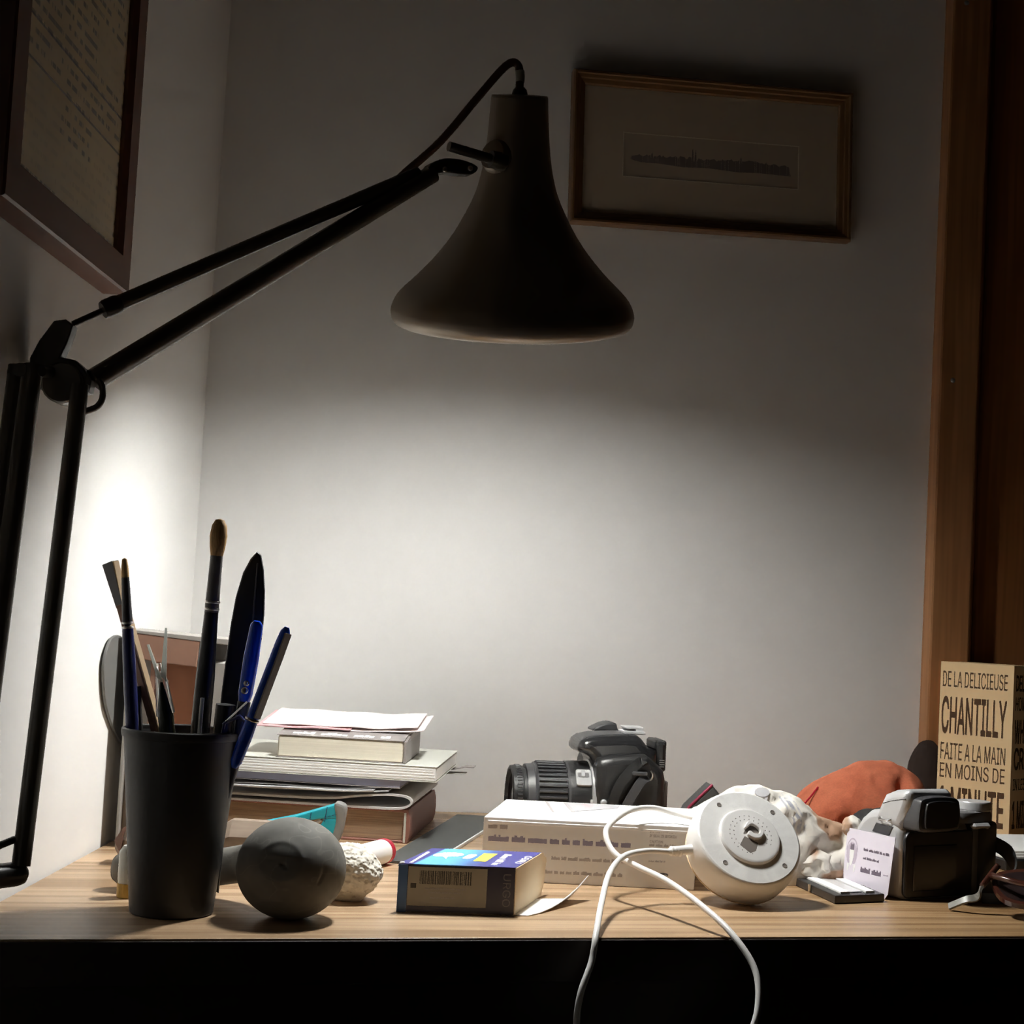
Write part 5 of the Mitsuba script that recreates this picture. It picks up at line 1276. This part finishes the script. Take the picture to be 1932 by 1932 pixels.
# ------------------------------------------------------------------ silver bridge camera
k = thing('camera', 'silver bridge camera with a black back and hooded viewfinder, at the right of the desk', 'camera')
bc = MX((0.3065, 1.2400, DZ), 30.0)                      # local x along the back, y towards its lens, z up
ZY = np.array([[0, 0, 1, 0], [1, 0, 0, 0], [0, 1, 0, 0], [0, 0, 0, 1.0]])     # profile (y, z) extruded along x
def sidep(pts, x0, x1, b, b0=None, st_=3): return tr(bc @ ZY, prism(mmp(pts), x0, x1, b, b0, st_))
part(k, 'body', sidep([(0, 0.3), (0, 50), (3, 55), (14, 62.5), (24, 65.5), (36, 63.5), (46, 56), (53, 46), (56, 36), (56, 0.3)], 0.0, 0.074, 0.005, 0.006), 'm_silver', 35, 'silver shell')
part(k, 'viewfinder_hump', sidep([(2, 52), (-7, 72), (-7.5, 80.5), (-3, 83.5), (10, 81.5), (20, 77.5), (25, 69), (31, 56)], -0.001, 0.046, 0.006, 0.006), 'm_silver', 35, 'silver hump')
part(k, 'flash_seam', sidep([(-4, 76.5), (10, 73.5), (20, 70.5), (20, 69.9), (10, 72.9), (-4, 75.9)], -0.0013, -0.0006, 0), 'm_dkgrey', False)
part(k, 'rear_panel', tr(bc, tr(np.array([[1, 0, 0, 0], [0, 0, -1, 0], [0, 1, 0, 0], [0, 0, 0, 1.0]]), prism(rrect(0.0015, 0.0745, 0.0015, 0.0515, 0.006), 0.0, 0.0035, 0.0012))), 'm_black', 35, 'black back')
part(k, 'rear_screen', tr(bc, cbox(0.010, 0.054, -0.0045, -0.0034, 0.007, 0.041, 0.0006)), 'm_blackgloss')
part(k, 'viewfinder_hood', tr(bc, tr(np.array([[1, 0, 0, 0], [0, 0, -1, 0], [0, 1, 0, 0], [0, 0, 0, 1.0]]), prism(smoothpoly([(0.0020, 0.0570), (0.0030, 0.0730), (0.0070, 0.0778), (0.0235, 0.0792), (0.0400, 0.0778), (0.0445, 0.0725), (0.0450, 0.0580), (0.0385, 0.0530), (0.0085, 0.0525)], 4), -0.004, 0.016, 0.0025))), 'm_dkgrey', 35, 'dark viewfinder hood')
part(k, 'eyepiece', tr(bc, tr(np.array([[1, 0, 0, 0], [0, 0, -1, 0], [0, 1, 0, 0], [0, 0, 0, 1.0]]), prism(smoothpoly([(0.0065, 0.0585), (0.0073, 0.0715), (0.0105, 0.0750), (0.0235, 0.0762), (0.0370, 0.0748), (0.0410, 0.0705), (0.0410, 0.0590), (0.0355, 0.0550), (0.0115, 0.0550)], 4), 0.0155, 0.0185, 0.001))), 'm_black', 35, 'black eyepiece')
part(k, 'grip', tr(bc, tr(np.array([[1, 0, 0, 0], [0, 1, 0, 0], [0, 0, 1, 0], [0, 0, 0, 1.0]]), prism(smoothpoly([(0.070, -0.002), (0.092, -0.004), (0.1035, 0.004), (0.1055, 0.024), (0.1000, 0.046), (0.0860, 0.056), (0.0720, 0.052)], 4), 0.0003, 0.0570, 0.003, 0.002))), 'm_black', 35, 'black hand grip')
part(k, 'top_plate', tr(bc, prism(smoothpoly([(0.0560, 0.000), (0.088, -0.001), (0.1000, 0.006), (0.1020, 0.024), (0.0960, 0.042), (0.0760, 0.050), (0.0560, 0.044)], 4), 0.0565, 0.0655, 0.004, 0.001)), 'm_midgrey', 35)
dl = part(k, 'mode_dial', tr(bc @ AX((0.0870, 0.012, 0.0650), (0, 0, 1)), lathe([(0, 0), (0.0130, 0), (0.0137, 0.0008), (0.0137, 0.0058), (0.0127, 0.0070), (0, 0.0072)], 40)), 'm_silver', 40, 'silver mode dial')
part(k, 'thumb_button', tr(bc, cbox(0.068, 0.087, -0.0080, -0.0020, 0.0525, 0.0570, 0.002)), 'm_silverlight', label='bright thumb ridge')
part(k, 'lens_barrel', tr(bc @ AX((0.036, 0.050, 0.031), (0, 1, 0)), lathe([(0, 0), (0.0300, 0), (0.0300, 0.012), (0.0275, 0.013), (0.0275, 0.026), (0.024, 0.026), (0.022, 0.022), (0, 0.021)], 48)), 'm_black', 40)
part(k, 'port_door', tr(bc, tr(np.array([[0, 0, -1, 0], [-1, 0, 0, 0], [0, 1, 0, 0], [0, 0, 0, 1.0]]), prism(mmp([(-9, 53.5), (-27, 54.5), (-31, 47.5), (-13, 46.5)]), -0.0006, 0.0008, 0.0003))), 'm_dkgrey', 30, 'dark port door on the flank')
part(k, 'strap_lug', tr(bc, tube([(-0.0005, 0.0110, 0.0590), (-0.0030, 0.0125, 0.0578), (-0.0030, 0.0215, 0.0578), (-0.0005, 0.0235, 0.0592)], 0.0009, 8)), 'm_chrome', True, 'steel strap lug')
part(k, 'pinhole', tr(bc @ AX((-0.0003, 0.0015, 0.0570), (-1, 0, 0)), lathe([(0, 0.0004), (0.0009, 0.0004), (0.0009, 0), (0, 0)][::-1], 10)), 'm_hole', 30)
stp = [(0.1045, 0.010, 0.040), (0.1085, -0.004, 0.034), (0.1030, -0.018, 0.022), (0.0920, -0.026, 0.010), (0.0740, -0.032, 0.003), (0.0600, -0.026, 0.002)]
part(k, 'strap', tr(bc, ribbon(spline(stp, 6), 0.0110, 0.0014, (0.2, 0.3, 0.9))), 'm_charcoal', 30, 'black hand strap')

# ------------------------------------------------------------------ card, tray, sunglasses, papers
k = thing('card_tray', 'flat black tray with two white bars, in front of the white cloth pouch', 'tray')
c0, c1, c2 = np.array([0.2335, 1.2960]), np.array([0.2515, 1.2075]), np.array([0.2925, 1.2280])
c3 = c0 + (c2 - c1)
part(k, 'tray_body', prism([c0, c1, c2, c3], DZ + 0.0002, DZ + 0.0062, 0.0008), 'm_black', 30)
uu, vv = (c0 - c1), (c2 - c1)
def onTray(a0, a1, b0, b1, z0_, z1_): return prism([c1 + uu * a0 + vv * b0, c1 + uu * a0 + vv * b1, c1 + uu * a1 + vv * b1, c1 + uu * a1 + vv * b0], DZ + z0_, DZ + z1_, 0.0004)
part(k, 'white_bar', onTray(0.06, 0.94, 0.17, 0.36, 0.0061, 0.0078), 'm_white', 30, 'white bar')
part(k, 'white_bar', onTray(0.06, 0.94, 0.68, 0.86, 0.0061, 0.0078), 'm_white', 30)
part(k, 'clear_insert', onTray(0.10, 0.92, 0.40, 0.65, 0.0061, 0.0070), 'm_silverlight', 30, 'shiny clear insert')
part(k, 'clasp', tr(MX((*(c1 + uu * 0.52 - vv * 0.02), DZ)), cbox(-0.0010, 0.0010, -0.0010, 0.0010, 0.0008, 0.0066, 0.0004)), 'm_chrome')

k = thing('business_card', 'pale lilac printed card leaning upright against the silver camera', 'card')
cdf = FACE((0.2722, 1.2849, DZ), -62.0)
back = np.eye(4)
lean_ = math.radians(4)
back[1:3, 1:3] = [[math.cos(lean_), math.sin(lean_)], [-math.sin(lean_), math.cos(lean_)]]
cdf = cdf @ back
part(k, 'card', tr(cdf, prism([(0.0005, 0.0002), (0.0500, 0.0002), (0.0532, 0.0042), (0.0560, 0.0470), (0.0010, 0.0470)], -0.0005, 0.0)), 'm_card', False)
cx0 = 0.0500
CP = lambda pts: shift(plate(Polygon(pts).buffer(0), 0.0002), z=0.0)
part(k, 'emblem_arc', tr(cdf, shift(plate(Polygon(ell(0.0088, 0.0290, 0.0066, 0.0110, 40)).difference(Polygon(ell(0.0088, 0.0284, 0.0060, 0.0104, 40))).intersection(sbox(-1, 0.030, 1, 1)), 0.0002), z=0)), 'm_cardlilac', False)
part(k, 'emblem_oval', tr(cdf, CP([(q[0], max(q[1], 0.0205)) for q in ell(0.0088, 0.0275, 0.0060, 0.0092, 40)])), 'm_cardlilac', False, 'lilac oval emblem')
part(k, 'emblem_figure', tr(cdf, shift(CP([(0.0062, 0.0310), (0.0115, 0.0310), (0.0112, 0.0255), (0.0100, 0.0205), (0.0092, 0.0188), (0.0076, 0.0190), (0.0068, 0.0240)]), z=0.0002)), 'm_white', False, 'white figure in the oval')
part(k, 'emblem_cap', tr(cdf, shift(CP([(0.0068, 0.0310), (0.0112, 0.0310), (0.0108, 0.0350), (0.0103, 0.0364), (0.0098, 0.0352), (0.0082, 0.0352), (0.0076, 0.0362), (0.0071, 0.0350)]), z=0.0002)), 'm_cardink', False, 'dark cap of the figure')
for x_ in (0.0052, 0.0128):
    part(k, 'emblem_leg', tr(cdf, CP([(x_ - 0.0011, 0.0202), (x_ + 0.0012, 0.0202), (x_ + 0.0006, 0.0150), (x_ - 0.0004, 0.0142)])), 'm_white', False)
part(k, 'print_line', tr(cdf, smudge(0.0222, 0.0520, 0.0322, 0.0343, 61)), 'm_cardink', False)
part(k, 'print_line', tr(cdf, smudge(0.0222, 0.0410, 0.0258, 0.0277, 62)), 'm_cardink', False)
part(k, 'print_line', tr(cdf, smudge(0.0205, 0.0445, 0.0158, 0.0198, 63, fill=0.6)), 'm_cardink', False, 'larger script line')
part(k, 'print_line', tr(cdf, smudge(0.0465, 0.0520, 0.0172, 0.0183, 64)), 'm_cardlilac', False)

k = thing('sunglasses', 'dark tortoiseshell sunglasses lying at the right front of the silver camera', 'sunglasses')
gf = AX((0.3960, 1.1900, DZ + 0.0215), (-0.20, -0.42, 0.88), (1.0, -0.22, 0.0))
def lensshape(cx_, s): return smoothpoly([(cx_ + s * a, b) for a, b in ((-0.024, 0.014), (0.0, 0.0195), (0.022, 0.016), (0.027, 0.004), (0.020, -0.014), (0.002, -0.020), (-0.016, -0.015), (-0.025, 0.0))], 4)
for cx_, s in ((-0.004, -1), (0.058, 1)):
    o = Polygon(lensshape(cx_, s))
    fr = part(k, 'rim', tr(gf, shift(plate(o.buffer(0.0022).difference(o.buffer(-0.0022)), 0.0042), z=-0.002)), 'm_tortoise', 30, 'tortoiseshell rim')
    dome_ = []
    part(k, 'lens', tr(gf, prism(np.array(o.exterior.coords)[:-1], -0.0012, 0.0024, 0.0016, 0.0004)), 'm_darklens', 40, 'dark glossy lens')
part(k, 'bridge', tr(gf, tube(spline([(0.018, 0.006, 0), (0.027, 0.011, 0.002), (0.036, 0.006, 0)], 5), 0.0024, 12)), 'm_tortoise', True)
tm = [(-0.0310, 0.010, -0.001), (-0.0340, 0.008, 0.006), (-0.0290, -0.002, 0.012), (-0.0100, -0.014, 0.014), (0.030, -0.020, 0.012), (0.070, -0.018, 0.008)]
part(k, 'temple', tr(gf, tube(spline(tm, 6), 0.0022, 12)), 'm_tortoise', True, 'folded temple')
tipp = [(0.3350, 1.2065, DZ + 0.0028), (0.3455, 1.2000, DZ + 0.0095), (0.3530, 1.1990, DZ + 0.0120), (0.3570, 1.2010, DZ + 0.0195)]
part(k, 'temple_tip', ribbon(spline(tipp, 6), 0.0052, 0.0018, (0.4, 0.5, 0.8)), 'm_straptip', 40, 'pale curved temple tip')
tm2 = [(0.3570, 1.2010, DZ + 0.0195), (0.3640, 1.2000, DZ + 0.0300), (0.3680, 1.1985, DZ + 0.0360)]
part(k, 'temple', tube(spline(tm2, 5), 0.0022, 12), 'm_tortoise', True)

k = thing('notebook', 'black notebook lying at the far right behind the sunglasses', 'notebook')
nb = MX((0.4430, 1.4250, DZ), 16.0)
part(k, 'cover', tr(nb, cbox(0.0, 0.14, 0.0, 0.115, 0.0002, 0.0100, 0.0012)), 'm_black')
k = thing('paper_sheaf', 'sheaf of white papers lying on the black notebook at the far right', 'papers')
for j in range(3):
    nb2 = MX((0.4440 + 0.001 * j, 1.4290 + 0.002 * j, DZ + 0.0101 + 0.0021 * j), 16.0 + 1.2 * j)
    part(k, 'sheet', tr(nb2, cbox(0.0, 0.125, 0.0, 0.105, 0.0, 0.0020, 0.0003)), 'm_paper')
